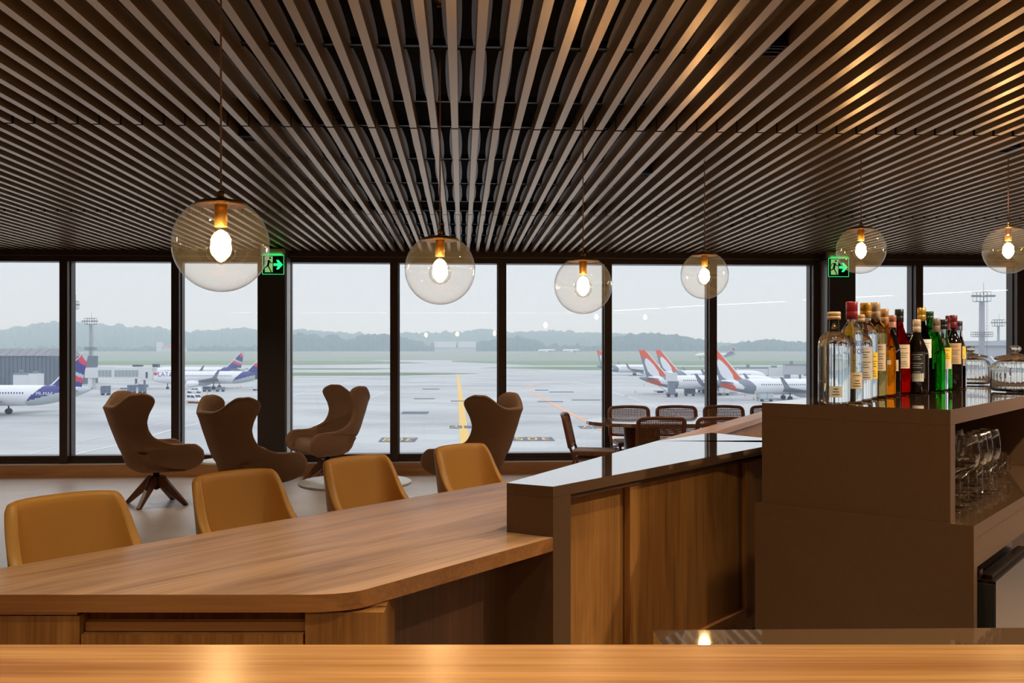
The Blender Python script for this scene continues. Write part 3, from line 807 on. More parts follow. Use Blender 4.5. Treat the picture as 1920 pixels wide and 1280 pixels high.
dtm = wood('dark_table_top', L(150, 112, 90), L(112, 78, 58), 0, 0, rough=.14)
for nd in dtm.node_tree.nodes:
    if nd.type == 'BSDF_PRINCIPLED': nd.inputs['Coat Weight'].default_value = 1; nd.inputs['Coat Roughness'].default_value = .05; nd.inputs['IOR'].default_value = 1.7
finish('table_top', bm, dtm, dt)
for dx in (.60, 2.3):
    bm = B(); lathe(bm, [(.21, 0), (.21, .01), (.19, .02), (.19, .7115)], 36, c=(xl+dx-dt.location.x, 0, 0)); finish('pedestal', bm, 'walnut', dt)
# ================================================================== BOTTLES ON THE SHELF
G_CLEAR = glass('clear_bottle_glass', (.97, .98, .97, 1))
G_AMBER = glass('amber_spirit', (.85, .40, .05, 1)); G_RED = glass('red_spirit', (.60, .03, .02, 1)); G_GREEN = glass('green_bottle_glass', (.13, .62, .14, 1))
G_DARK = pr('near_black_bottle', L(18, 12, 10), .07, spec=.6); G_WINE = glass('dark_wine_glass', (.10, .015, .015, 1)); G_WHISKY = glass('pale_whisky', (.62, .50, .28, 1))
LAB = {}
def label_mat(k, c): LAB[k] = pr('paper_'+k, L(*c), .6, var=.05, vscale=40); return LAB[k]
for k, c in (('cream', (214, 190, 160)), ('white', (225, 220, 212)), ('yellow', (230, 190, 60)), ('tan', (196, 160, 122)), ('black', (28, 24, 22)), ('frost', (190, 180, 170)), ('grey', (120, 110, 105))): label_mat(k, c)
CAPM = {k: pr('cap_'+k, L(*c), .35, mt) for k, c, mt in (('cork', (206, 170, 130), 0), ('red', (140, 22, 32), 0), ('yellow', (205, 150, 42), .1), ('beige', (190, 165, 140), 0), ('tan', (190, 145, 95), .1),
        ('black', (26, 24, 26), 0), ('gold', (196, 150, 62), .6), ('green', (26, 66, 30), 0), ('greybrown', (120, 104, 84), 0), ('darkred', (110, 26, 30), 0), ('purple', (52, 40, 66), 0), ('pink', (170, 110, 90), 0))}
INK = pr('blue_ink', L(38, 48, 140), .5); INKB = pr('black_ink', L(30, 26, 26), .5); INKR = pr('red_ink', L(170, 50, 40), .5)
def bottle(px, z_, H_, rb, style, glassm, cap, capr, caph, lab, label, lab2=None, writing=None):
    p = P((px-960)/1750*z_, z_, ZB+.0008)
    hb = H_-caph*.55                        # glass ends inside the cap
    rn = .0145
    if style == 'broad': sh = [(.60, 1.0), (.68, .97), (.73, .84), (.765, .62), (.785, .40), (.80, .30)]
    elif style == 'slope': sh = [(.50, 1.0), (.58, .93), (.68, .66), (.78, .40), (.86, .31)]
    elif style == 'wine': sh = [(.58, 1.0), (.64, .92), (.70, .64), (.745, .44), (.80, .37)]
    else: sh = [(.66, 1.0), (.71, .93), (.75, .72), (.79, .45), (.83, .34)]
    prof = [(0, .004), (rb*.80, .004), (rb*.88, .0), (rb*.97, .004), (rb, .012)]
    prof += [(max(rn, rb*k), H_*f) for f, k in sh] + [(rn, hb), (0, hb)]
    bm = B(); lathe(bm, prof, 32, cap=False)
    o = finish('bottle', bm, glassm, smooth=True, loc=p); tag(o, label, 'bottle', 'spirit bottles on the shelf')
    bm = B(); c0 = H_-caph
    lathe(bm, [(rn+.0012, c0), (capr, c0+.0005), (capr, c0+caph*.42), (capr-.0008, c0+caph*.44), (capr-.0008, c0+caph*.48), (capr, c0+caph*.5), (capr, H_-.002), (capr-.002, H_), (0, H_)], 24, cap=False)
    finish('cap', bm, CAPM[cap], o)
    face = math.atan2(-p.y, -p.x)
    def wrap(z0, z1, half, mat, rr_, name='paper_label', rot=0):
        bm = B(); n = 14
        V = [[bm.verts.new((rr_*math.cos(face+rot-half+2*half*i/n), rr_*math.sin(face+rot-half+2*half*i/n), z)) for z in (z0, z1)] for i in range(n+1)]
        for i in range(n):
            f = bm.faces.new((V[i][0], V[i+1][0], V[i+1][1], V[i][1])); f.smooth = True
        return finish(name, bm, mat, o)
    for (z0, z1, half, mat, rot) in lab:
        pl = wrap(z0*H_, z1*H_, half, LAB[mat], rb+.0006, rot=rot)
        # printed lines and small bar code on the paper
        if z1-z0 > .12:
            ink = LAB['white'] if mat == 'black' else INKB
            bm = B(); n = 6
            rows_ = int((z1-z0)*H_/.009)
            for r_ in range(1, rows_):
                if (r_ % 4) == 0: continue
                zz = z0*H_ + r_*.009; ww = half*(.35+.4*((r_*37) % 10)/10)
                V = [[bm.verts.new(((rb+.0012)*math.cos(face+rot-ww+2*ww*i/n), (rb+.0012)*math.sin(face+rot-ww+2*ww*i/n), z)) for z in (zz, zz+.0016)] for i in range(n+1)]
                for i in range(n): bm.faces.new((V[i][0], V[i+1][0], V[i+1][1], V[i][1]))
            finish('print', bm, ink, pl)
    if writing:
        for (s, zf, size, dx) in writing:
            rot = dx; a = face+rot
            t_ = text_obj(s, size, INK, o, ((rb+.002)*math.cos(a), (rb+.002)*math.sin(a), zf*H_), (PI/2, 0, a+PI/2))
            for v in t_.data.vertices:      # bend the line of text round the glass
                ang = v.co.x/(rb+.002); v.co.x = (rb+.002)*math.sin(ang); v.co.z = -(rb+.002)*(1-math.cos(ang)) + v.co.z
    return o
C, AM, RE, GR, DK, WI, WH = G_CLEAR, G_AMBER, G_RED, G_GREEN, G_DARK, G_WINE, G_WHISKY
def hz(ytop, z_): return (657-ytop)*z_/1750 + .18
bottle(1564, 3.13, hz(585, 3.13), .052, 'broad', C, 'cork', .0215, .026, [(.08, .20, .38, 'white', .1)], 'clear broad-shouldered bottle with wooden stopper, nearest and leftmost', writing=None)
bottle(1597, 3.22, hz(566, 3.22), .036, 'tall', C, 'red', .0195, .062, [(.14, .30, .6, 'cream', .5)], 'clear vodka bottle with red cap and big blue lettering', writing=[('ABSOLUT', .585, .024, 1.25), ('VODKA', .505, .024, 1.15)])
bottle(1610, 3.36, hz(590, 3.36), .048, 'broad', C, 'cork', .0215, .026, [(.24, .62, .9, 'frost', .3)], 'clear bottle with wooden stopper and frosted label, right of the blue lettered one')
bottle(1623, 3.50, hz(568, 3.50), .042, 'tall', C, 'yellow', .0205, .056, [(.21, .48, 1.0, 'yellow', .5)], 'clear bottle with yellow cap and yellow label')
bottle(1641, 3.60, hz(567, 3.60), .043, 'tall', WH, 'beige', .0185, .064, [(.28, .56, .7, 'cream', .35)], 'pale whisky bottle with tall beige cap')
bottle(1658, 3.70, hz(579, 3.70), .043, 'slope', AM, 'tan', .0165, .060, [(.36, .41, .3, 'cream', .3)], 'amber liquor bottle with tan cap')
bottle(1673, 3.78, hz(591, 3.78), .032, 'slope', DK, 'pink', .0155, .050, [(.30, .44, .5, 'cream', .3)], 'slim black bottle with a pink-brown cap')
bottle(1686, 3.90, hz(580, 3.90), .045, 'slope', RE, 'black', .0175, .054, [(.30, .58, .7, 'cream', .4)], 'red liqueur bottle with black cap')
bottle(1706, 4.05, hz(624, 4.05), .034, 'tall', DK, 'black', .0165, .022, [(.3, .5, .5, 'tan', .2)], 'short dark bottle with low black cap, half hidden')
bottle(1719, 3.95, hz(599, 3.95), .047, 'slope', DK, 'beige', .0165, .055, [(.20, .56, .75, 'black', 0), (.16, .27, .5, 'white', .1)], 'black bottle with black printed label and beige cap')
bottle(1728, 4.12, hz(577, 4.12), .044, 'slope', WI, 'gold', .0175, .060, [(.40, .62, .7, 'white', .4)], 'dark red bottle with ribbed gold cap')
bottle(1743, 4.36, hz(584, 4.36), .043, 'tall', GR, 'green', .0175, .040, [(.40, .58, .4, 'cream', .35), (.2, .32, .4, 'cream', .35)], 'green bottle with dark green cap')
bottle(1756, 4.14, hz(597, 4.14), .036, 'slope', GR, 'greybrown', .0160, .060, [], 'bright green unlabelled bottle with grey-brown foil')
bottle(1770, 4.25, hz(599, 4.25), .034, 'slope', C, 'black', .0165, .045, [(.42, .60, .9, 'yellow', .2), (.30, .42, .9, 'cream', .2)], 'clear bottle with yellow and cream labels, right of the green ones')
bottle(1779, 4.58, hz(592, 4.58), .034, 'wine', WI, 'red', .0155, .070, [(.3, .5, .7, 'cream', 0)], 'dark wine bottle with red foil, rear of the row')
bottle(1788, 4.36, hz(591, 4.36), .037, 'wine', DK, 'darkred', .0160, .060, [(.34, .62, 1.0, 'tan', 0)], 'dark wine bottle with tan label and dark red foil')
bottle(1798, 4.44, hz(602, 4.44), .034, 'slope', C, 'purple', .0155, .045, [(.44, .62, 1.0, 'yellow', 0)], 'clear bottle with purple cap at the right end of the row')

# ribbed glass jars with knobbed lids
M['jar'] = glass('ribbed_jar_glass', (.985, .98, .965, 1), 1.45)
M['lidglass'] = glass('jar_lid_glass', (.99, .97, .94, 1), 1.45)
def jar(xc, z_, lab, s=1.0):
    p = P(xc, z_, ZB+.0008)
    t = thing('glass_jar', lab, 'jar', p, 0, 'ribbed glass jars on the shelf')
    bm = B(); n = 96
    prof = [(.088, .002), (.091, .004), (.095, .008), (.0985, .02), (.099, .085), (.097, .105), (.090, .120), (.078, .130), (.068, .136)]
    rings = []
    for r, z in prof:
        rings.append([bm.verts.new((s*r*(1+(.014*math.cos(i/n*2*PI*32) if .01 < z < .125 else 0))*math.cos(2*PI*i/n), s*r*(1+(.014*math.cos(i/n*2*PI*32) if .01 < z < .125 else 0))*math.sin(2*PI*i/n), s*z)) for i in range(n)])
    for a, b in zip(rings, rings[1:]):
        for i in range(n):
            f = bm.faces.new((a[i], a[(i+1)%n], b[(i+1)%n], b[i])); f.smooth = True
    bm.faces.new(rings[0][::-1])
    inn = [(0, .008), (.084, .008), (.092, .02), (.0935, .085), (.0915, .104), (.085, .117), (.074, .1265), (.065, .136)]
    ri = [[bm.verts.new((s*r*math.cos(2*PI*i/n), s*r*math.sin(2*PI*i/n), s*z)) for i in range(n)] for r, z in inn[1:]]
    for a, b in zip(ri, ri[1:]):
        for i in range(n): bm.faces.new((a[(i+1)%n], a[i], b[i], b[(i+1)%n])).smooth = True
    bm.faces.new(ri[0])
    for i in range(n): bm.faces.new((rings[-1][i], rings[-1][(i+1)%n], ri[-1][(i+1)%n], ri[-1][i]))
    finish('jar_body', bm, 'jar', t)
    bm = B(); lathe(bm, [(0, .137), (.070, .137), (.083, .140), (.085, .146), (.078, .152), (.055, .158), (.025, .163), (.014, .167), (.012, .170), (.020, .176), (.0255, .186), (.022, .196), (.012, .202), (0, .203)], 40, cap=False)
    for v in bm.verts: v.co *= s
    finish('lid', bm, 'lidglass', t, smooth=True)
    return t
jar(2.446, 4.98, 'ribbed glass jar right behind the end of the bottle row')
jar(2.205, 4.09, 'ribbed glass jar with knobbed lid at the right edge of the view')

# ================================================================== GLASSES INSIDE THE SHELF
M['stemware'] = thin_glass('stemware_glass', (.96, .95, .93, 1), .10, edge=(.45, .40, .36, 1), power=2.6)
ZG = .9768
def glass_obj(name, cat, prof, lab, grp, n=28):
    bm = B(); lathe(bm, prof, n, cap=False)
    o = finish(name, bm, 'stemware', smooth=True); tag(o, lab, cat, grp); return o
foot = [(0, .0), (.034, .0), (.036, .001), (.034, .0025), (.012, .005), (.0042, .012), (.0036, .03)]
wine = glass_obj('wine_glass', 'glass', foot+[(.0034, .095), (.006, .101), (.020, .110), (.033, .128), (.038, .150), (.038, .175), (.034, .205), (.030, .232), (.0292, .232), (.0332, .205), (.0372, .175), (.0372, .150), (.032, .129), (.019, .112), (0, .106)], 'x', 'tall wine glasses in the shelf')
mart = glass_obj('cocktail_glass', 'glass', foot+[(.0034, .085), (.006, .092), (.052, .150), (.0512, .150), (.004, .096), (0, .095)], 'x', 'cone shaped cocktail glasses in the shelf')
tumb = glass_obj('tumbler', 'glass', [(0, 0), (.028, 0), (.030, .003), (.035, .11), (.034, .11), (.0285, .010), (0, .009)], 'x', 'straight tumblers in the shelf')
flute = glass_obj('beer_mug', 'glass', [(0, 0), (.034, 0), (.036, .004), (.036, .10), (.0345, .10), (.033, .012), (0, .011)], 'x', 'handled glass mugs in the shelf')
bm = B(); tube(bm, [(.035, 0, .085), (.055, 0, .083), (.062, 0, .065), (.062, 0, .045), (.055, 0, .027), (.035, 0, .025)], .005, 8); finish('handle', bm, 'stemware', flute)
def put(o, s, b, first, lab):
    p = bb(s, b); p.z = ZG
    if first: o.location = p; o['label'] = lab; return o
    return dup(o, p, None, lab)
ordn = ['first', 'second', 'third', 'fourth', 'fifth', 'sixth', 'seventh', 'eighth', 'ninth', 'tenth', 'eleventh', 'twelfth', 'thirteenth', 'fourteenth', 'fifteenth', 'sixteenth', 'seventeenth', 'eighteenth', 'nineteenth']
W1 = [(.30, -.16), (.40, -.165), (.50, -.16), (.60, -.165), (.70, -.16), (.47, -.06), (.57, -.055), (.67, -.06), (.77, -.055), (.30, -.26), (.41, -.26), (.52, -.26), (.63, -.26), (.74, -.26)]
for i, (s, b) in enumerate(W1):
    row = 'front' if b > -.1 else ('middle' if b > -.2 else 'rear')
    put(wine, s, b, i == 0, 'tall wine glass, %s row of the shelf, %s wine glass from the end panel' % (row, ordn[[q for q in range(len(W1)) if abs(W1[q][1]-b) < .03].index(i)]))
for i, (s, b) in enumerate(((.20, -.055), (.315, -.05), (.17, -.165), (.195, -.29))):
    put(mart, s, b, i == 0, 'cone shaped cocktail glass, %s from the shelf end panel' % ordn[i])
TT = [(.95, -.30), (1.04, -.30), (1.13, -.30), (1.22, -.30), (1.31, -.30), (1.0, -.40), (1.09, -.40), (1.18, -.40), (1.27, -.40), (.86, -.34)]
for i, (s, b) in enumerate(TT):
    put(tumb, s, b, i == 0, 'clear tumbler standing %s in the rear glass rows, counted away from the end panel' % ordn[i])
for i, (s, b) in enumerate(((.90, -.14), (1.02, -.13), (1.14, -.14), (1.26, -.13))):
    put(flute, s, b, i == 0, 'clear handled mug, %s along the front behind the wine glasses' % ordn[i])
# ================================================================== OUTSIDE: AIRFIELD
GZ = -10.8
def W_(px, z_, h=0): return P((px-960)/1750*z_, z_, GZ+h)
def gd(y): return 12.3*1750/(y-657)          # distance at which the flat apron shows at picture height y
# apron concrete with slab joints and tyre wear
def apron_mat():
    m, nt, out = newmat('apron_concrete')
    b = nt.nodes.new('ShaderNodeBsdfPrincipled'); nt.links.new(b.outputs[0], out.inputs[0]); b.inputs['Roughness'].default_value = .75
    tc = nt.nodes.new('ShaderNodeTexCoord')
    br = nt.nodes.new('ShaderNodeTexBrick'); br.offset = 0; br.inputs['Scale'].default_value = 1.0
    br.inputs['Brick Width'].default_value = 7.5; br.inputs['Row Height'].default_value = 7.5; br.inputs['Mortar Size'].default_value = .05
    br.inputs['Color1'].default_value = L(184, 187, 190); br.inputs['Color2'].default_value = L(177, 180, 184); br.inputs['Mortar'].default_value = L(156, 158, 162)
    rt = nt.nodes.new('ShaderNodeVectorRotate'); rt.rotation_type = 'Z_AXIS'; rt.inputs['Angle'].default_value = .35
    nt.links.new(tc.outputs['Object'], rt.inputs['Vector']); nt.links.new(rt.outputs[0], br.inputs['Vector'])
    n = nt.nodes.new('ShaderNodeTexNoise'); n.inputs['Scale'].default_value = .02; n.inputs['Detail'].default_value = 6; n.inputs['Distortion'].default_value = .6
    mp = nt.nodes.new('ShaderNodeMapping'); mp.inputs['Scale'].default_value = (1, 2.2, 1); nt.links.new(rt.outputs[0], mp.inputs[0]); nt.links.new(mp.outputs[0], n.inputs[0])
    cr = nt.nodes.new('ShaderNodeValToRGB'); cr.color_ramp.elements[0].position = .32; cr.color_ramp.elements[0].color = (.74, .73, .73, 1)
    cr.color_ramp.elements[1].position = .62; cr.color_ramp.elements[1].color = (1.08, 1.07, 1.04, 1); nt.links.new(n.outputs[0], cr.inputs[0])
    mx = nt.nodes.new('ShaderNodeMix'); mx.data_type = 'RGBA'; mx.blend_type = 'MULTIPLY'; mx.inputs[0].default_value = 1
    nt.links.new(br.outputs[0], mx.inputs[6]); nt.links.new(cr.outputs[0], mx.inputs[7]); nt.links.new(mx.outputs[2], b.inputs['Base Color'])
    return m
bm = B(); v = [bm.verts.new(P(x, z, GZ)) for x, z in ((-420, 14), (420, 14), (3000, 1480), (-3000, 1480))]; bm.faces.new(v)
struct(finish('apron_ground', bm, apron_mat()))
bm = B(); bx(bm, (-20, 11.62, GZ), (24, 11.66, -.02)); bx(bm, (-20, 11.62, 3.3), (24, 11.66, 3.9)); struct(finish('wall_front_outside', bm, pr('facade_outside', L(120, 118, 116), .6)))
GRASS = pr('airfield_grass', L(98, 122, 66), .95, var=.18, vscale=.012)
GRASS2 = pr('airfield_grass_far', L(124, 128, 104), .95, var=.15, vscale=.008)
CONC = pr('taxiway_concrete', L(186, 184, 182), .8)
def strip(name, pts, mat, dz):
    bm = B(); v = [bm.verts.new(P((px-960)/1750*gd(y), gd(y), GZ+dz)) for px, y in pts]; bm.faces.new(v); bmesh.ops.recalc_face_normals(bm, faces=bm.faces)
    if bm.faces[:][0].normal.z < 0: bmesh.ops.reverse_faces(bm, faces=bm.faces[:])
    return finish(name, bm, mat)
gk = [('grass_verge', [(-900, 704), (300, 705), (760, 703.5), (900, 700.5), (760, 698.5), (-900, 699)]),
      ('grass_verge', [(-900, 694.5), (700, 692.5), (760, 690.5), (-900, 689.5)]),
      ('grass_verge', [(-900, 685), (600, 684), (800, 680.5), (690, 675.5), (-900, 675.5)]),
      ('grass_verge', [(845, 678), (1000, 684.5), (2600, 684.5), (2600, 675.5), (850, 675.5)]),
      ('grass_verge', [(900, 689.5), (1020, 687), (2600, 689), (2600, 693.5), (1100, 693.5)]),
      ('grass_verge', [(-1200, 673), (2900, 673), (2900, 667), (-1200, 667)])]
for nm, pts in gk:
    o = strip(nm, pts, GRASS, .10); o['kind'] = 'stuff'; tag(o, 'mown grass strip between the taxiways', 'grass', 'grass strips of the airfield')
# rising field, wooded ridge and nearer tree belt
def field_h(z): return 11.0*sm((z-1200)/700)
bm = B()
for z0, z1 in zip(range(1200, 2900, 100), range(1300, 3000, 100)):
    v = [bm.verts.new(P(x, z, GZ+.05+field_h(z))) for x, z in ((-2200, z0), (2200, z0), (2200, z1), (-2200, z1))]; bm.faces.new(v)
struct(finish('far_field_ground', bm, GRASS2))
ridge = [(-400, 600), (0, 612), (60, 600), (115, 592), (160, 595), (200, 600), (250, 603), (300, 608), (345, 617), (400, 611), (450, 607), (495, 610), (560, 610), (600, 614), (650, 618), (700, 622), (745, 618), (800, 618), (860, 616), (880, 613), (905, 608), (925, 611), (935, 615), (1000, 615), (1060, 615), (1150, 619), (1200, 624), (1250, 628), (1300, 632), (1345, 640), (1400, 641), (1450, 636), (1505, 640), (1700, 640), (2400, 630)]
belt = [(-400, 654), (330, 654), (420, 652), (500, 648), (560, 624), (600, 627), (640, 634), (655, 640), (672, 628), (700, 625), (740, 629), (770, 636), (800, 646), (830, 644), (860, 648), (900, 640), (940, 634), (980, 632), (1005, 637), (1025, 647), (1060, 649), (1100, 652), (1125, 650), (1150, 632), (1180, 627), (1215, 622), (1260, 626), (1300, 634), (1325, 640), (1345, 655), (1370, 648), (1400, 640), (1440, 638), (1500, 642), (1700, 650), (2400, 650)]
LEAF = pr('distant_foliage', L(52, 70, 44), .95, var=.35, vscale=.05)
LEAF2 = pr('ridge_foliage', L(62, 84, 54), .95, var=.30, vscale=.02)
def wooded(name, prof, zc, depth, mat, step, amp, base_h, seed):
    rnd = random.Random(seed); bm = B()
    x = -700.0
    us = []
    while x < 2600: us.append(x); x += step
    rowsn = 10
    V = []
    for px in us:
        col = []
        for j in range(rowsn+1):
            t = j/rowsn
            zz = zc + depth*t**1.5
            top = (657-interp(prof, px))*zc/1750 + 1.5
            lo_ = GZ+field_h(zc)-1
            h = lo_ + (top-lo_)*(t**.55)
            n = noise.noise(Vector((px*.045*(zc/1900), j*1.7, seed)))*amp + noise.noise(Vector((px*.16*(zc/1900), j*2.3, seed+5)))*amp*.45 + noise.noise(Vector((px*.5*(zc/1900), j*3.1, seed+9)))*amp*.28
            h += n*(1 if j else 0)
            col.append(bm.verts.new(P((px-960)/1750*zz, zz+rnd.uniform(-6, 6), h)))
        col.append(bm.verts.new(P((px-960)/1750*(zc+depth*1.4), zc+depth*1.4, GZ)))
        V.append(col)
    for a, b in zip(V, V[1:]):
        for j in range(len(a)-1): f = bm.faces.new((a[j], b[j], b[j+1], a[j+1])); f.smooth = True
    return finish(name, bm, mat)
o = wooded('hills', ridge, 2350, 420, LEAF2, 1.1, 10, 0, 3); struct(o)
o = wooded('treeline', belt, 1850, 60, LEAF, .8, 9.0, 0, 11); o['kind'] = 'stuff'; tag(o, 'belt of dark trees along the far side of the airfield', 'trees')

# ---- painted lines and stand numbers
YEL = pr('yellow_paint', L(226, 186, 92), .7); WHP = pr('white_paint', L(225, 225, 225), .7); ORP = pr('orange_paint', L(226, 168, 128), .7); DKP = pr('dark_panel_paint', L(84, 92, 108), .7)
def line(pts, w, mat, name, lab, w2=None, grp=None):
    """pts: (px, y) on the flat apron; w: width in metres"""
    bm = B(); q = [P((px-960)/1750*gd(y), gd(y), GZ+.03) for px, y in pts]
    vs = []
    for i, p in enumerate(q):
        d = (q[min(i+1, len(q)-1)]-q[max(0, i-1)]).normalized(); n = Vector((-d.y, d.x, 0))*w/2
        vs.append((bm.verts.new(p+n), bm.verts.new(p-n)))
    for a, b in zip(vs, vs[1:]): bm.faces.new((a[0], a[1], b[1], b[0]))
    bmesh.ops.recalc_face_normals(bm, faces=bm.faces)
    if bm.faces[:][0].normal.z < 0: bmesh.ops.reverse_faces(bm, faces=bm.faces[:])
    o = finish(name, bm, mat); struct(o, lab); return o
line([(858, 700), (861, 722), (864, 750), (868, 790), (872, 828), (877, 880)], 1.3, YEL, 'yellow_taxi_marking', 'yellow stand centre line painted on the apron')
line([(992, 733), (1010, 742), (1050, 765), (1100, 790), (1180, 838), (1300, 900)], .9, ORP, 'orange_marking', 'orange lead-in line')
line([(880, 733), (930, 732), (980, 728), (1000, 722), (1050, 717)], .9, ORP, 'orange_marking', 'orange curved line')
line([(1130, 733), (1160, 740), (1260, 762), (1420, 800)], .35, WHP, 'white_marking', 'white apron line')
line([(1010, 709), (1080, 716), (1130, 728), (1200, 752), (1330, 800)], .30, WHP, 'white_marking', 'white apron line')
line([(30, 858), (80, 845), (160, 826), (230, 812), (330, 787), (440, 762), (520, 742), (620, 722)], .22, WHP, 'white_marking', 'white apron line')
line([(80, 868), (160, 847), (230, 833), (330, 803), (420, 783), (560, 738), (700, 706)], .38, WHP, 'white_marking', 'white apron line')
line([(-20, 805), (20, 798), (50, 797)], .3, WHP, 'white_marking', 'white apron line')
line([(560, 820), (600, 793), (650, 765), (720, 735)], .3, WHP, 'white_marking', 'white apron line')
line([(600, 845), (640, 857), (690, 880)], .3, WHP, 'white_marking', 'white apron line')
for pts, mw in (([(430, 706), (700, 706), (1010, 706)], 1.8), ([(-400, 711), (300, 712), (660, 712.5)], 1.2)):
    line(pts, mw, CONC, 'taxiway_marking', 'pale joint of the apron edge')
def number_panel(px0, px1, y0, y1, s, lab, skew=0, size=1.0, cells=3):
    bm = B(); v = [bm.verts.new(P((px-960)/1750*gd(y), gd(y), GZ+.04)) for px, y in ((px0+skew, y1), (px1+skew, y1), (px1, y0), (px0, y0))]
    f = bm.faces.new(v)
    c = sum((q.co for q in v), Vector())/4; 
    wd = (v[1].co-v[0].co).length; hg = (v[3].co-v[0].co).length*1.0
    for q in v: q.co -= c
    if f.normal.z < 0: f.normal_flip()
    o = finish('stand_number_marking', bm, DKP, loc=c); struct(o, lab)
    if s:
        t = text_obj(s, 1.0, YEL, o, (0, 0, .02), (0, 0, PI-YAW), spacing=1.12)
        xsn = [w.co.x for w in t.data.vertices]; ysn = [w.co.y for w in t.data.vertices]
        t.scale = (wd*.86/(max(xsn)-min(xsn)), abs(P(0, gd(y0)).y-P(0, gd(y1)).y)*.72/(max(ysn)-min(ysn)), 1)
        cx = (max(xsn)+min(xsn))/2*t.scale[0]; cy = (max(ysn)+min(ysn))/2*t.scale[1]
        t.location = (cx*math.cos(-YAW), cy*math.cos(YAW), .02)
    return o
number_panel(956, 1034, 819.5, 826.5, '305', 'dark painted panel with the stand number 305 facing away', 7)
number_panel(716, 784, 820.5, 828.5, '308', 'dark painted panel with a yellow stand number facing away', -7)
number_panel(755, 805, 771.5, 776, '', 'worn stand number panel', -3)
number_panel(843, 866.5, 798, 803, 'Y', 'painted letter panel left of the yellow line', 0)
number_panel(869.5, 895, 798, 803, '', 'painted panel right of the yellow line', 1)
number_panel(1083, 1106, 798.5, 803.5, 'Y', 'painted letter panel under the oval table edge', 6)
number_panel(1109, 1130, 798.5, 803.5, '', 'painted panel under the oval table edge', 5)
for px0, px1, y in ((776, 815, 746.6), (845, 885, 751), (792, 824, 728.5), (1008, 1056, 752), (1030, 1076, 734), (1072, 1126, 749), (1003, 1028, 730.5)):
    number_panel(px0, px1, y, y+1.5, '', 'worn dark stand marking far out on the apron')

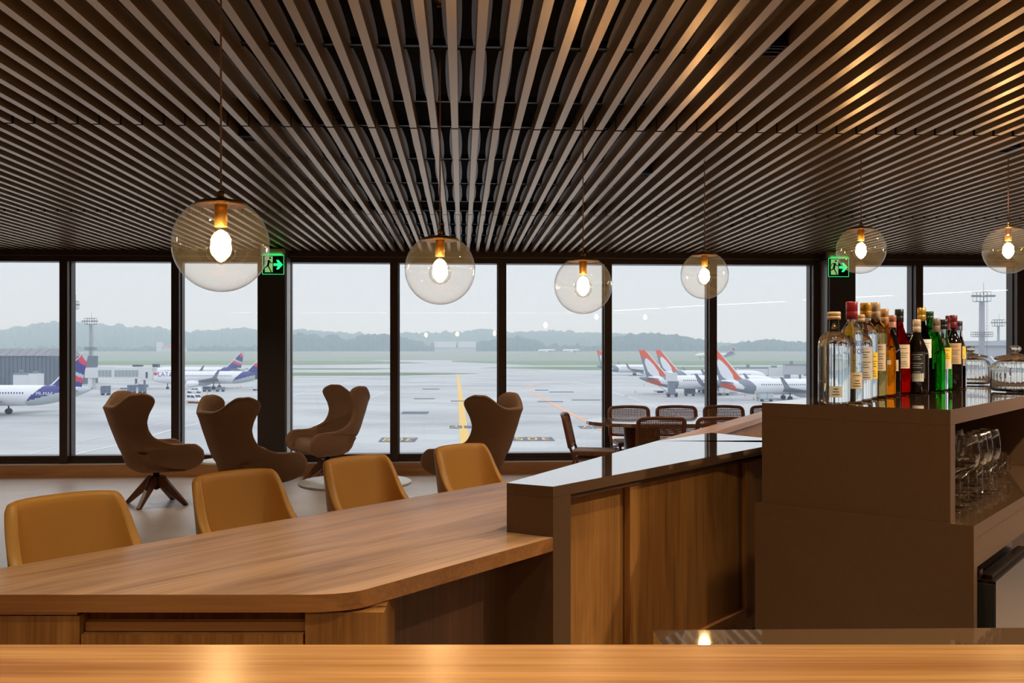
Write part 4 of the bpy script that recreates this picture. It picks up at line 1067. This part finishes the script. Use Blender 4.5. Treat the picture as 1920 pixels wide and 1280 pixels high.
# ---- aircraft
PW = pr('aircraft_white', L(232, 234, 238), .32); PG = pr('aircraft_grey', L(126, 134, 146), .4); PO = pr('aircraft_orange', L(226, 92, 50), .4)
PI_ = pr('aircraft_indigo', L(52, 50, 130), .4); PC = pr('aircraft_crimson', L(214, 50, 84), .4); PL_ = pr('aircraft_pale_grey', L(186, 196, 200), .4)
WGM = pr('wing_grey', L(120, 126, 138), .45); DRK = pr('cabin_window', L(60, 66, 78), .3)
AM_ = [PW, PG, PO, PI_, PC, PL_, WGM, DRK]
def airliner(kind, lab, loc_, rz, scale=1.0, gear=True, grp=None, z0=0):
    """nose at +x, tail tip at x = 0, ground at z = 0; kind: 'orange' or 'indigo' tail"""
    t = thing('passenger_aircraft', lab, 'aircraft', loc_, rz, grp)
    Ln, R_, zc = (39.0, 1.95, 3.35) if kind == 'orange' else (37.6, 1.98, 3.75)
    Hf = 12.45 if kind == 'orange' else 11.8
    def sec(x):
        if x < 12.5:
            k = (x/12.5); r = R_*(.10+.90*math.sin(k*PI/2)**.85); c = zc + (R_-r)*.72
        elif x > Ln-6.0:
            k = (Ln-x)/6.0; r = R_*math.sqrt(max(0, 1-(1-k)**2.1)); c = zc - (R_-r)*.35
        else: r = R_; c = zc
        return max(r, .02), c
    def f(u, v):
        x = Ln*(u if u < .99 else u); r, c = sec(x)
        a = 2*PI*v
        return Vector((x, r*math.sin(a), c - r*math.cos(a)))
    def mi(u, v):
        x = Ln*u; a = 2*PI*v; hz_ = -math.cos(a)     # -1 belly .. +1 crown
        if kind == 'orange':
            k = x - 1.2*hz_
            if x < 5.4-1.3*hz_ and hz_ < .1 and x > 2.4: return 2
            if x < 2.6: return 1
            if x < 9.2 + 1.6*math.cos(hz_*1.6) - .6*hz_ and x > 7.6-1.9*hz_*(1 if hz_ > -.2 else .2): return 1
            if x < 10.6 and hz_ < -.45: return 1
            return 0
        r, c = sec(x); z = c - r*math.cos(a)
        low = 2.75+(11.6-x)*.27; upz = 2.9+(11.6-x)*.95
        if x < 11.6 and low < z < upz and x > 3.4: return 3
        if x < 11.9 and z <= low: return 5
        return 0
    bm = B(); V = grid(bm, f, 170, 48, mi)
    finish('fuselage', bm, AM_, t)
    for p in t.children[-1].data.polygons: p.use_smooth = True
    # fin, with the livery colours painted on its panels
    r0, c0 = sec(5); zb_ = c0 + r0*.60
    def fin(u, v, s):
        z = zb_ + (Hf-zb_)*v
        le = 8.6 - 6.9*v + (2.3*(1-v/.14)**2 if v < .14 else 0); te = 2.1 - 2.3*v if kind == 'orange' else 2.0-1.4*v
        te = max(te, -.3)
        x = te + (le-te)*u
        th = .28*(1-.7*v)*math.sin(PI*max(0, min(1, u)))**.6
        return Vector((x, s*th/2, z))
    def fm(u, v):
        if kind == 'orange':
            if ((u-.42)/.28)**2 + ((v-.36)/.34)**2 < 1: return 0
            if u > .93: return 0
            if u < .42 - .2*(v-.3) and v < .74-.1*u and u < .34+(.75-v)*.3: return 1
            return 2
        if u > .93: return 0
        q = v*1.0 - (u-.5)*.22
        if q > .88: return 5
        if q > .74: return 4
        if q > .50: return 3
        if q > .41: return 5
        if q > .28: return 4
        if q > .02: return 3
        return 0
    bm = B()
    for s in (1, -1):
        grid(bm, lambda u, v: fin(u, v, s), 26, 30, fm)
    bmesh.ops.remove_doubles(bm, verts=bm.verts, dist=.001)
    bmesh.ops.recalc_face_normals(bm, faces=bm.faces)
    finish('tail_fin', bm, AM_, t)
    def wing(name, root_le, root_te, tip_le, tip_te, y0, y1, z0_, z1_, th, mat):
        for s in (1, -1):
            bm = B()
            def w(u, v):
                yy = y0+(y1-y0)*v; le = root_le+(tip_le-root_le)*v; te = root_te+(tip_te-root_te)*v; zz = z0_+(z1_-z0_)*v
                a = 2*PI*u; cx = (1-math.cos(a))/2; x = le+(te-le)*cx
                return Vector((x, s*yy, zz + th*(1-.75*v)*math.sin(a)*(1-cx)**.5))
            V = grid(bm, w, 20, 8, close=True)
            bm.faces.new([r[-1] for r in V]); bmesh.ops.recalc_face_normals(bm, faces=bm.faces)
            wobj = finish(name, bm, mat, t)
            if name == 'wing':
                bm = B()
                vs = [Vector((tip_le, s*y1, z1_)), Vector((tip_te, s*y1, z1_)), Vector((tip_te-1.2, s*(y1+.55), z1_+2.5)), Vector((tip_te-.55, s*(y1+.6), z1_+2.5))]
                A_ = [bm.verts.new(q) for q in vs]; B_ = [bm.verts.new(q+Vector((0, .09, 0))) for q in vs]
                bm.faces.new(A_); bm.faces.new(B_[::-1])
                for i in range(4): bm.faces.new((A_[i], B_[i], B_[(i+1) % 4], A_[(i+1) % 4]))
                bmesh.ops.recalc_face_normals(bm, faces=bm.faces)
                finish('winglet', bm, WGM, wobj)
    wing('wing', Ln-14.2, Ln-21.5, Ln-24.2, Ln-25.6, 1.2, 16.6, zc-1.15, zc+.35, .45, WGM)
    wing('stabilizer', 5.8, 2.2, 2.2, .8, .6, 6.5, zc+.9, zc+1.5, .20, WGM)
    for s in (1, -1):
        bm = B(); n = 24
        prof = [(.75, 0), (1.0, .15), (1.05, 1.2), (.98, 2.6), (.62, 3.6), (.45, 4.0)]
        rings = [[bm.verts.new((Ln-12.6-x, s*5.4+r*math.cos(2*PI*i/n), zc-1.95+r*math.sin(2*PI*i/n))) for i in range(n)] for r, x in prof]
        for a, b in zip(rings, rings[1:]):
            for i in range(n): bm.faces.new((a[i], a[(i+1)%n], b[(i+1)%n], b[i])).smooth = True
        f_ = bm.faces.new(rings[0]); f_.material_index = 7; bm.faces.new(rings[-1][::-1]).material_index = 7
        bx(bm, (Ln-16.2, s*5.4-.15, zc-1.3), (Ln-13.6, s*5.4+.15, zc-.7))
        bmesh.ops.recalc_face_normals(bm, faces=bm.faces)
        finish('engine', bm, AM_, t)
    for s in (1, -1):
        bm = B(); x = 3.5 if kind == 'orange' else 3.6
        k = .0; x0 = 12.2
        while x0 < Ln-6.0:
            r = R_+.012; zz = zc+.55; yy = s*math.sqrt(r*r-.55*.55)
            dzy = .17
            v = [bm.verts.new((x0+dx, s*math.sqrt(r*r-(.55+dz)**2), zz+dz)) for dx, dz in ((-.12, -.17), (.12, -.17), (.12, .17), (-.12, .17))]
            bm.faces.new(v if s < 0 else v[::-1]); x0 += .53
        finish('cabin_windows', bm, DRK, t)
    if gear:
        for gx, gy in ((Ln-20.2, 2.9), (Ln-20.2, -2.9), (Ln-4.6, 0)):
            bm = B(); r = .56 if gy else .38
            for dy in (-.42, .12):
                lathe(bm, [(0, 0), (r, 0), (r, .3), (0, .3)], 18)
                for v in bm.verts[-38:]: pass
            bm.free(); bm = B()
            for dy in (-.40, .10):
                n = 18; ra = [bm.verts.new((gx+r*math.cos(2*PI*i/n), gy+dy, r+r*math.sin(2*PI*i/n))) for i in range(n)]
                rb = [bm.verts.new((gx+r*math.cos(2*PI*i/n), gy+dy+.3, r+r*math.sin(2*PI*i/n))) for i in range(n)]
                bm.faces.new(ra); bm.faces.new(rb[::-1])
                for i in range(n): bm.faces.new((ra[i], rb[i], rb[(i+1)%n], ra[(i+1)%n]))
            bx(bm, (gx-.12, gy-.09, r), (gx+.12, gy+.09, zc-R_+.5)); bmesh.ops.recalc_face_normals(bm, faces=bm.faces)
            finish('landing_gear', bm, 'rubber', t)
    return t
rv = -YAW
# orange-tailed jets point right (local +x = right), indigo-tailed ones point left
def right_jet(px_tail, z_, lab, base=None):
    p = W_(px_tail, z_)
    if base: return dup(base, p, rv, lab, 'orange tailed jets parked on the right apron')
    return airliner('orange', lab, p, rv, grp='orange tailed jets parked on the right apron')
j1 = right_jet(1333, 232, 'white jet with orange tail, nearest one right of the thin mullion')
right_jet(1199, 264, 'white jet with orange tail, tail just right of the mullion over the oval table', j1)
right_jet(1230, 330, 'white jet with orange tail, second of the overlapping pair, farther back', j1)
right_jet(1119, 465, 'small distant white jet with orange tail at a far stand', j1)
right_jet(1792, 205, 'jet whose orange tail shows behind the glass jars', j1)
j2 = airliner('indigo', 'nearest indigo and red tailed jet at the far left, nose out of view', W_(172, 178), rv+PI, grp='indigo and red tailed jets on the left apron')
text_obj('PR-MAK', .95, PW, j2, (8.0, 2.0, 4.15), (PI/2, 0, PI), name='registration')
j3 = dup(j2, W_(508, 298), rv+PI, 'indigo and red tailed jet docked at the boarding bridge')
for ch in list(j3.children):
    if ch.name.startswith('registration'): bpy.data.objects.remove(ch)
text_obj('LATAM', 2.0, PI_, j3, (32.2, 2.06, 4.7), (PI/2, 0, PI), name='titles')
# a small crimson and indigo emblem ahead of the titles
bm = B(); bm.faces.new([bm.verts.new((x, 2.08, z)) for x, z in ((35.9, 4.3), (35.2, 5.1), (36.4, 5.4), (36.9, 4.8))]); finish('emblem', bm, PC, j3)
j4 = dup(j2, W_(461, 372), rv+PI, 'indigo and red tailed jet parked behind the docked one, tail showing above it')
for ch in list(j4.children):
    if ch.name.startswith('registration'): bpy.data.objects.remove(ch)
j5 = dup(j4, P((1380-960)/1750*860, 860, 1.5-8.1), rv+PI, 'white airliner with purple tail just lifting off the far runway')
# small far aircraft beyond the field
for px, z_, lab in ((1098, 1500, 'tiny white aircraft parked far off, right one'), (1052, 1500, 'tiny white aircraft parked far off, left one')):
    p = P((px-960)/1750*z_, z_, 1.5-(661.2-657)*z_/1750); dup(j4, p, rv+PI, lab, 'tiny far aircraft')

# ---- buildings
bw = pr('hangar_white', L(214, 216, 218), .7); bgd = pr('terminal_dark', L(92, 98, 110), .7, var=.08, vscale=.3); bgr = pr('terminal_roof', L(128, 128, 134), .6); conc = pr('terminal_concrete', L(176, 178, 182), .7); blu = pr('terminal_glass', L(96, 108, 130), .25)
def building(name, lab, loc_, cat='building'): return thing(name, lab, cat, loc_, rv)
h = building('hangar', 'white double hangar in the distance, centre', P((853-960)/1750*1750, 1750, GZ+8))
bm = B(); bx(bm, (-38, 0, 0), (3, 30, 10)); bx(bm, (3.1, 0, 0), (38, 30, 10)); finish('wall', bm, pr('hangar_lower', L(190, 192, 196), .7), h)
bm = B(); bx(bm, (-38.5, -2, 10.1), (1, 30, 21.5)); finish('upper_panel', bm, bw, h)
bm = B(); bx(bm, (6, -2, 10.1), (38.5, 30, 21.5)); finish('upper_panel', bm, bw, h)
vil = building('villa', 'pale villa with red roof on the slope at the left', P((320-960)/1750*1830, 1830, GZ+9.5))
bm = B(); bx(bm, (-25, 0, 0), (27, 14, 9)); bx(bm, (-27, -3, 0), (-17, 8, 19)); finish('wall', bm, bw, vil)
rr_ = pr('red_tiles', L(176, 90, 78), .8)
bm = B(); v = [bm.verts.new(q) for q in ((-17, -2, 9), (28, -2, 9), (28, 15, 9), (-17, 15, 9), (-12, 6, 14), (23, 6, 14))]
for q in ((0, 1, 5, 4), (1, 2, 5), (2, 3, 4, 5), (3, 0, 4)): bm.faces.new([v[i] for i in q])
finish('roof', bm, rr_, vil)
tl = building('terminal_building', 'long dark ribbed terminal building at the far left', W_(20, 330))
bm = B(); n = 62
for i in range(n): bx(bm, (-70+i*1.45, 0, 0), (-70+i*1.45+1.2, 1.0, 10.4))
bx(bm, (-70, .3, 0), (19.8, 25, 10.3)); finish('wall', bm, bgd, tl)
bm = B(); v = [bm.verts.new(q) for q in ((-70, -.5, 10.45), (14, -.5, 10.45), (11.5, 6, 12.95), (-70, 6, 12.95), (-70, 24, 12.95), (11.5, 24, 12.95), (14, 24, 10.45), (-70, 24, 10.45))]
bm.faces.new((v[0], v[1], v[2], v[3])); bm.faces.new((v[3], v[2], v[5], v[4])); bm.faces.new((v[1], v[6], v[5], v[2]))
for i in range(26):
    x = -69+i*3.2; a = [bm.verts.new(q) for q in ((x, -.62, 10.5), (x+.25, -.62, 10.5), (x+.0, 5.9, 13.06), (x-.25, 5.9, 13.06))]; bm.faces.new(a)
finish('roof', bm, bgr, tl)
tr = building('terminal_building', 'grey concrete terminal with ribbed canopy at the right edge, behind the light masts', W_(1900, 300))
bm = B(); bx(bm, (-22, 0, 0), (60, 30, 13.8)); bx(bm, (-22.5, -1, 13.85), (60, 30, 15.4)); finish('wall', bm, conc, tr)
bm = B()
for a, b in ((-22, -13), (0, 5.5), (7, 30)): bx(bm, (a, -.25, 10.9), (b, -.02, 13.5))
for a in (-6, 14): bx(bm, (a, -8.3, .5), (a+6, -8.05, 3))
finish('windows', bm, blu, tr)
bm = B(); v = [bm.verts.new(q) for q in ((-10, -8, 6.2), (60, -8, 6.2), (60, -.3, 10.4), (-10, -.3, 10.4))]; bm.faces.new(v)
bx(bm, (-10, -8, 0), (60, -7.8, 6.2)); finish('canopy', bm, pr('canopy_grey', L(150, 154, 162), .6), tr)
bm = B()
for i in range(12):
    x = -8+i*5.0; v = [bm.verts.new(q) for q in ((x, -8.2, 6.3), (x+.8, -8.2, 6.3), (x+.8, -.4, 10.55), (x, -.4, 10.55))]; bm.faces.new(v)
finish('canopy_ribs', bm, bw, tr)
# ---- lighting masts
MST = pr('mast_grey', L(150, 152, 156), .6); MSD = pr('mast_cage', L(110, 114, 122), .6)
def mast(px, z_, top, w, lab, mid=None, cage=2.6, side=-1, ladder=True):
    """top: height above the apron of the platform floor"""
    t = thing('lighting_mast', lab, 'lamp mast', W_(px, z_), rv)
    bm = B(); lathe(bm, [(w*.56, 0), (w*.46, top), (0, top)], 16); finish('shaft', bm, MST, t)
    def cagef(z0, hh, cw, nbar):
        bm = B(); r = .05*z_/200
        for z in (z0, z0+hh*.5, z0+hh):
            q = [(-cw, -cw*.6), (cw, -cw*.6), (cw, cw*.6), (-cw, cw*.6)]
            for a, b in zip(q, q[1:]+q[:1]): tube(bm, [(a[0], a[1], z), (b[0], b[1], z)], r, 4)
        for i in range(nbar+1):
            x = -cw+2*cw*i/nbar
            for y in (-cw*.6, cw*.6): tube(bm, [(x, y, z0), (x, y, z0+hh)], r*.8, 4)
        finish('platform_cage', bm, MSD, t)
    cagef(top, 2.4, cage, 4)
    bm = B()
    for s in ((-1, 1) if cage < 2.2 else (side,)):
        bx(bm, (s*cage*.3 if s > 0 else s*cage*1.6, -cage*.7, top+1.1), (s*cage*1.6 if s > 0 else s*cage*.3, -cage*.1, top+1.5))
    tube(bm, [(w*.3, 0, top), (w*.3, 0, top+4.6)], .05, 4)
    finish('floodlight', bm, MSD, t)
    if mid: cagef(mid, 1.1, w*1.5, 8)
    if ladder:
        bm = B(); tube(bm, [(w*.75, -.2, 1), (w*.75, -.2, top)], .03, 4); tube(bm, [(w*.95, -.2, 1), (w*.95, -.2, top)], .03, 4)
        k = 1.5
        while k < top: bx(bm, (w*.75, -.22, k), (w*.95, -.18, k+.06)); k += .8
        finish('ladder', bm, MSD, t)
    return t
mast(1841, 228, 12.3+(657-565)*228/1750, 1.38, 'tall thick lighting mast with a side platform, right of the bottles', mid=12.3+(657-631)*228/1750, cage=1.7)
mast(1872, 360, 12.3+(657-611)*360/1750, 1.0, 'slimmer lighting mast farther back at the right edge', cage=1.9, ladder=False)
mast(170, 372, 12.3+(657-608)*372/1750, 1.25, 'lighting mast behind the boarding bridge on the left', mid=12.3+(657-656)*372/1750, cage=1.9)
mast(141, 290, 12.3+(657-579)*290/1750, .5, 'slim lighting mast partly behind the left mullion', cage=.9, ladder=False)
# ---- boarding bridges
def boarding_bridge(px, z_, lab):
    t = thing('boarding_bridge', lab, 'boarding bridge', W_(px, z_), rv)
    k = z_/1750
    def X(a): return (a-px)*k
    def Zh(y): return 12.3-(y-657)*k
    bm = B(); bx(bm, (X(163), -1.5, Zh(708)), (X(186), 1.5, Zh(689))); bx(bm, (X(168), -1.2, 0), (X(176), 1.2, Zh(708.2))); finish('rotunda', bm, bw, t)
    bm = B(); bx(bm, (X(186.2), -1.6, Zh(708)), (X(214), 1.6, Zh(686.5))); finish('inner_tunnel', bm, bw, t)
    bm = B(); bx(bm, (X(214.2), -1.9, Zh(709.5)), (X(268), 1.9, Zh(688.5))); finish('outer_tunnel', bm, bw, t)
    bm = B()
    for a, b, yy, n in ((188, 213, -1.63, 4), (219, 264, -1.93, 7)):
        w = (b-a)/n
        for i in range(n): bx(bm, (X(a+i*w+.3), yy, Zh(706)), (X(a+(i+1)*w-.3), yy+.02, Zh(693.5)))
    finish('side_glazing', bm, pr('bridge_glazing', L(150, 160, 162), .3), t)
    bm = B(); bx(bm, (X(268.2), -2.2, Zh(712)), (X(290), 2.2, Zh(691))); finish('cab', bm, bw, t)
    bm = B(); bx(bm, (X(278), -2.25, Zh(708.5)), (X(282), -2.21, Zh(697))); bx(bm, (X(253), -2, Zh(687)), (X(269), 0, Zh(683.5))); bx(bm, (X(290.2), -2, Zh(688)), (X(300), 0, Zh(682)))
    bm2 = bm; finish('dark_fittings', bm, DRK, t)
    bm = B(); bx(bm, (X(254), -.5, 1), (X(256.5), .5, Zh(709.7))); bx(bm, (X(270), -.5, 1), (X(272), .5, Zh(712.2))); bx(bm, (X(250), -1.6, .5), (X(275), 1.6, 1.3)); finish('drive_column', bm, WGM, t)
    bm = B()
    for s in (0, 1): 
        for i in range(8): bx(bm, (X(256+i*2.1), -2.9+s*.9, Zh(724.5-i*1.7)), (X(258.2+i*2.1), -2.8+s*.9, Zh(723-i*1.7)))
    finish('service_stairs', bm, bw, t)
    return t
boarding_bridge(225, 300, 'white boarding bridge with glazed tunnel docked at the left jet')
def simple_bridge(px0, px1, z_, y0, y1, lab, col):
    t = thing('boarding_bridge', lab, 'boarding bridge', W_((px0+px1)/2, z_), rv); k = z_/1750; w = (px1-px0)*k/2; zt_, zb2 = 12.3-(y0-657)*k, 12.3-(y1-657)*k
    bm = B(); bx(bm, (-w, -1.6, zb2), (w*.3, 1.6, zt_-.3)); finish('tunnel', bm, col, t)
    bm = B(); bx(bm, (w*.3+.05, -2.0, zb2-.4), (w, 2.0, zt_)); finish('cab', bm, col, t)
    bm = B(); bx(bm, (-w, -1.7, zt_-.28), (w*.3, 1.7, zt_+.1)); bx(bm, (w*.5, -1, zt_+.02), (w*.7, 1, zt_+.7)); bx(bm, (-w*.6, -1, zt_+.12), (-w*.5, 1, zt_+1.2)); finish('roof_fittings', bm, WGM, t)
    bm = B(); bx(bm, (-.3, -.4, 0), (.3, .4, zb2-.02)); bx(bm, (-w+.2, -.9, 0), (-w+2.0, .9, zb2-.02)); finish('drive_column', bm, WGM, t)
    return t
simple_bridge(1470, 1530, 330, 683, 702, 'grey boarding bridge behind the nearest orange tailed jet, right part', conc)
simple_bridge(1383, 1468, 340, 689, 703, 'white boarding bridge behind the nearest orange tailed jet, left part', bw)
simple_bridge(30, 76, 270, 700, 722, 'white boarding bridge in front of the dark terminal', bw)
# service lift box on its stand near the orange tails
t = thing('catering_lift', 'white box raised on a dark wheeled stand beside the orange tails', 'vehicle', W_(1259, 248), rv)
bm = B(); bx(bm, (-1.3, -1.2, 4.2), (1.35, 1.2, 6.4)); finish('box', bm, bw, t)
bm = B(); bx(bm, (-.9, -1, 1.2), (.9, 1, 4.18)); bx(bm, (-1.5, -1.2, .5), (1.5, 1.2, 1.2)); finish('lift_frame', bm, WGM, t)
for sx in (-1, 1):
    bm = B(); lathe(bm, [(0, 0), (.45, 0), (.45, .3), (0, .3)], 14); 
    for v in bm.verts: v.co = Vector((v.co.x+sx*1.0, -1.55+v.co.z, v.co.y+.45))
    finish('wheel', bm, 'rubber', t)
# ---- ground vehicles
def wheelset(t, xs_, y0, r):
    for x in xs_:
        bm = B(); n = 16
        ra = [bm.verts.new((x+r*math.cos(2*PI*i/n), -y0-.02, r+r*math.sin(2*PI*i/n))) for i in range(n)]; rb = [bm.verts.new((x+r*math.cos(2*PI*i/n), y0+.02, r+r*math.sin(2*PI*i/n))) for i in range(n)]
        bm.faces.new(ra); bm.faces.new(rb[::-1])
        for i in range(n): bm.faces.new((ra[i], rb[i], rb[(i+1)%n], ra[(i+1)%n]))
        bmesh.ops.recalc_face_normals(bm, faces=bm.faces); finish('wheel', bm, 'rubber', t)
def car(px, y, lab, kind, rz=0, paint=None, low=None):
    z_ = gd(y); t = thing('van' if kind == 'van' else 'car', lab, kind, W_(px, z_), rv+rz)
    if kind == 'van': prof = [(-2.2, .4), (-2.2, 1.95), (-1.9, 2.05), (.6, 2.05), (1.35, 1.25), (2.15, 1.1), (2.25, .4)]; gl = [[(-1.9, 1.3), (-1.9, 1.85), (-.7, 1.85), (-.7, 1.3)], [(-.5, 1.3), (-.5, 1.85), (.5, 1.85), (1.1, 1.3)]]
    else: prof = [(-2.1, .35), (-2.15, .95), (-1.5, 1.45), (.2, 1.48), (1.0, 1.0), (1.9, .9), (2.1, .4)]; gl = [[(-1.5, 1.0), (-1.3, 1.38), (-.5, 1.38), (-.5, 1.0)], [(-.4, 1.0), (-.4, 1.38), (.2, 1.38), (.75, 1.0)]]
    w = .88
    bm = B(); a = [bm.verts.new((x, -w, z)) for x, z in prof]; b = [bm.verts.new((x, w, z)) for x, z in prof]
    bm.faces.new(a); bm.faces.new(b[::-1]); n = len(prof)
    for i in range(n): bm.faces.new((a[i], b[i], b[(i+1)%n], a[(i+1)%n]))
    bmesh.ops.recalc_face_normals(bm, faces=bm.faces); bevel(bm, .08, 2)
    finish('body', bm, paint or PW, t)
    bm = B()
    for s in (-1, 1):
        for g in gl: bm.faces.new([bm.verts.new((x, s*(w+.012), z)) for x, z in g])
    if kind == 'van': bm.faces.new([bm.verts.new(q) for q in ((1.30, -.75, 1.36), (1.30, .75, 1.36), (.72, .70, 1.96), (.72, -.70, 1.96))])
    finish('windows', bm, DRK, t); wheelset(t, (-1.35, 1.35), w-.02, .33)
    if low:
        bm = B(); bx(bm, (-2.3, -w-.03, .38), (2.32, w+.03, .62)); finish('bumper_band', bm, low, t)
    return t
car(366, 755.5, 'white minivan driving across the apron behind the left wing chairs', 'van', -.6, None, ORP)
car(364, 736.5, 'small white car parked beside the docked jet', 'car', PI)
car(236, 735.5, 'grey service car under the boarding bridge', 'car', .3, PL_)
def cart(px, y, w, hh, lab, m, dark=False):
    z_ = gd(y); t = thing('baggage_cart', lab, 'cart', W_(px, z_), rv)
    bm = B(); bx(bm, (-w/2, -.8, .55), (w/2, .8, .7)); bx(bm, (-w/2, -.8, hh-.1), (w/2, .8, hh)); finish('frame', bm, WGM, t)
    bm = B(); bx(bm, (-w/2+.08, -.72, .71), (-.04, .72, hh-.11)); bx(bm, (.04, -.72, .71), (w/2-.08, .72, hh-.11)); finish('load', bm, m, t)
    wheelset(t, (-w*.33, w*.33), .7, .28); return t
cart(1293, 742, 3.0, 2.1, 'dark curtained baggage cart under the orange tailed jets', DRK)
cart(1316, 735.5, 2.4, 1.7, 'white covered cart right of the dark baggage cart', bw)
cart(1357, 741, 3.0, 2.2, 'white baggage cart just right of the thin mullion', bw)
cart(1437, 752.5, 3.2, 2.2, 'baggage cart with pale curtains beside the worker in the yellow vest', PL_)
cart(413, 734, 2.6, 1.4, 'low service cart by the landing gear of the docked jet', WGM)
cart(388, 734, 2.2, 1.6, 'dark tug cart behind the small white car', DRK)
cart(198, 740.5, 2.4, 2.6, 'grey container cart left of the boarding bridge column', blu)
cart(247, 737, 2.2, 2.4, 'blue-grey container trolley at the foot of the boarding bridge', blu)
cart(267, 737, 2.0, 2.6, 'second blue-grey container trolley at the foot of the boarding bridge', blu)
cart(1205, 690.5, 3.0, 2.0, 'distant white service truck on the apron edge', bw)
# passenger stairs at the tail of the docked jet
t = thing('passenger_stairs', 'mobile passenger stairs at the tail of the docked jet', 'stairs', W_(481, 288), rv)
bm = B(); bx(bm, (-.7, -2.2, .5), (.7, 1.5, .8))
for i in range(12): bx(bm, (-.6, -2.2+i*.28, .8+i*.22), (.6, -1.93+i*.28, .98+i*.22))
finish('steps', bm, bw, t)
bm = B(); bx(bm, (-.75, 1.2, 3.3), (.75, 2.6, 5.4)); finish('canopy', bm, DRK, t)
bm = B()
for s in (-1, 1): tube(bm, [(s*.72, -2.2, .6), (s*.72, -2.2, 1.9), (s*.72, 1.3, 4.6)], .05, 6); tube(bm, [(s*.72, 1.3, .6), (s*.72, 1.3, 4.6)], .05, 6)
finish('handrail', bm, PL_, t); wheelset(t, (-.6, .6), .8, .3)
t = thing('passenger_stairs', 'mobile stairs under the second orange tail', 'stairs', W_(1238, 272), rv+PI*.5)
bm = B()
for i in range(12): bx(bm, (-.6, -1.6+i*.28, .6+i*.2), (.6, -1.33+i*.28, .78+i*.2))
finish('steps', bm, PL_, t)
bm = B(); bx(bm, (-.7, -1.7, .4), (.7, 1.9, .6)); finish('chassis', bm, WGM, t); wheelset(t, (-.5, .5), .8, .3)
# worker in a yellow vest by the cart
t = thing('person', 'person in a yellow high visibility vest and dark trousers beside a baggage cart', 'person', W_(1420.5, gd(752)), rv)
bm = B(); lay = bm.verts.layers.skin.verify()
pts = {'pel': ((0, 0, .95), .13), 'ches': ((0, 0, 1.28), .17), 'neck': ((0, 0, 1.50), .07), 'head': ((.01, 0, 1.64), .105), 'top': ((.01, 0, 1.74), .07),
       'hl': ((.10, 0, .90), .10), 'kl': ((.12, -.03, .50), .07), 'fl': ((.13, 0, .05), .05), 'hr': ((-.10, 0, .90), .10), 'kr': ((-.12, .02, .50), .07), 'fr': ((-.13, 0, .05), .05),
       'sl': ((.2, 0, 1.42), .07), 'el': ((.30, -.05, 1.16), .05), 'wl': ((.36, -.2, 1.02), .038), 'sr': ((-.2, 0, 1.42), .07), 'er': ((-.28, 0, 1.14), .05), 'wr': ((-.27, -.12, .92), .038)}
vv = {k_: bm.verts.new(p_) for k_, (p_, r_) in pts.items()}
for k_, (p_, r_) in pts.items(): vv[k_][lay].radius = (r_, r_)
vv['pel'][lay].use_root = True
for a, b in (('pel', 'ches'), ('ches', 'neck'), ('neck', 'head'), ('head', 'top'), ('pel', 'hl'), ('hl', 'kl'), ('kl', 'fl'), ('pel', 'hr'), ('hr', 'kr'), ('kr', 'fr'), ('ches', 'sl'), ('sl', 'el'), ('el', 'wl'), ('ches', 'sr'), ('sr', 'er'), ('er', 'wr')): bm.edges.new((vv[a], vv[b]))
o = finish('body', bm, pr('dark_work_clothes', L(52, 56, 70), .8), t); o.modifiers.new('k', 'SKIN'); o.modifiers.new('s', 'SUBSURF').levels = 1
bm = B(); lathe(bm, [(.19, .96), (.20, 1.2), (.21, 1.36), (.12, 1.47), (.09, 1.48)], 16, cap=False)
for v in bm.verts: v.co.y *= .9
finish('safety_vest', bm, pr('hi_vis_yellow', L(206, 226, 70), .6), t)
bm = B(); lathe(bm, [(.11, 1.68), (.115, 1.72), (.09, 1.79), (0, 1.82)], 14); finish('cap', bm, WGM, t)
# traffic cones
bm = B(); lathe(bm, [(.25, 0), (.25, .04), (.13, .05), (.03, .75), (0, .76)], 12); cone = finish('traffic_cone', bm, PO)
for i, (px, y) in enumerate(((1191, 735.5), (1207, 722.5), (1213, 717.5), (1397, 743), (1413, 749), (446, 728), (451, 726), (389, 738))):
    labs_ = ['traffic cone nearest the mullion on open concrete', 'traffic cone behind the nearest one, below the orange tails', 'farthest cone below the orange tails', 'traffic cone under the tail of the nearest orange tailed jet', 'traffic cone left of the worker',
             'left cone under the docked jet', 'right cone under the docked jet', 'cone in front of the small white car']
    if i == 0: cone.location = W_(px, gd(y)); tag(cone, labs_[0], 'traffic cone', 'traffic cones on the apron')
    else: o = dup(cone, W_(px, gd(y))); o['label'] = labs_[i]

# ================================================================== HAZE over the airfield
m, nt, out = newmat('morning_haze')
vs_ = nt.nodes.new('ShaderNodeVolumeScatter'); vs_.inputs['Color'].default_value = (.68, .84, 1.0, 1); vs_.inputs['Density'].default_value = HAZE
vs_.inputs['Anisotropy'].default_value = .0
nt.links.new(vs_.outputs[0], out.inputs['Volume'])
bm = B(); bx(bm, (-3500, 16, GZ-3), (3500, 3300, 260)); hz_o = finish('haze', bm, m); hz_o['kind'] = 'stuff'; tag(hz_o, 'thin morning haze hanging over the airfield and hills', 'haze')
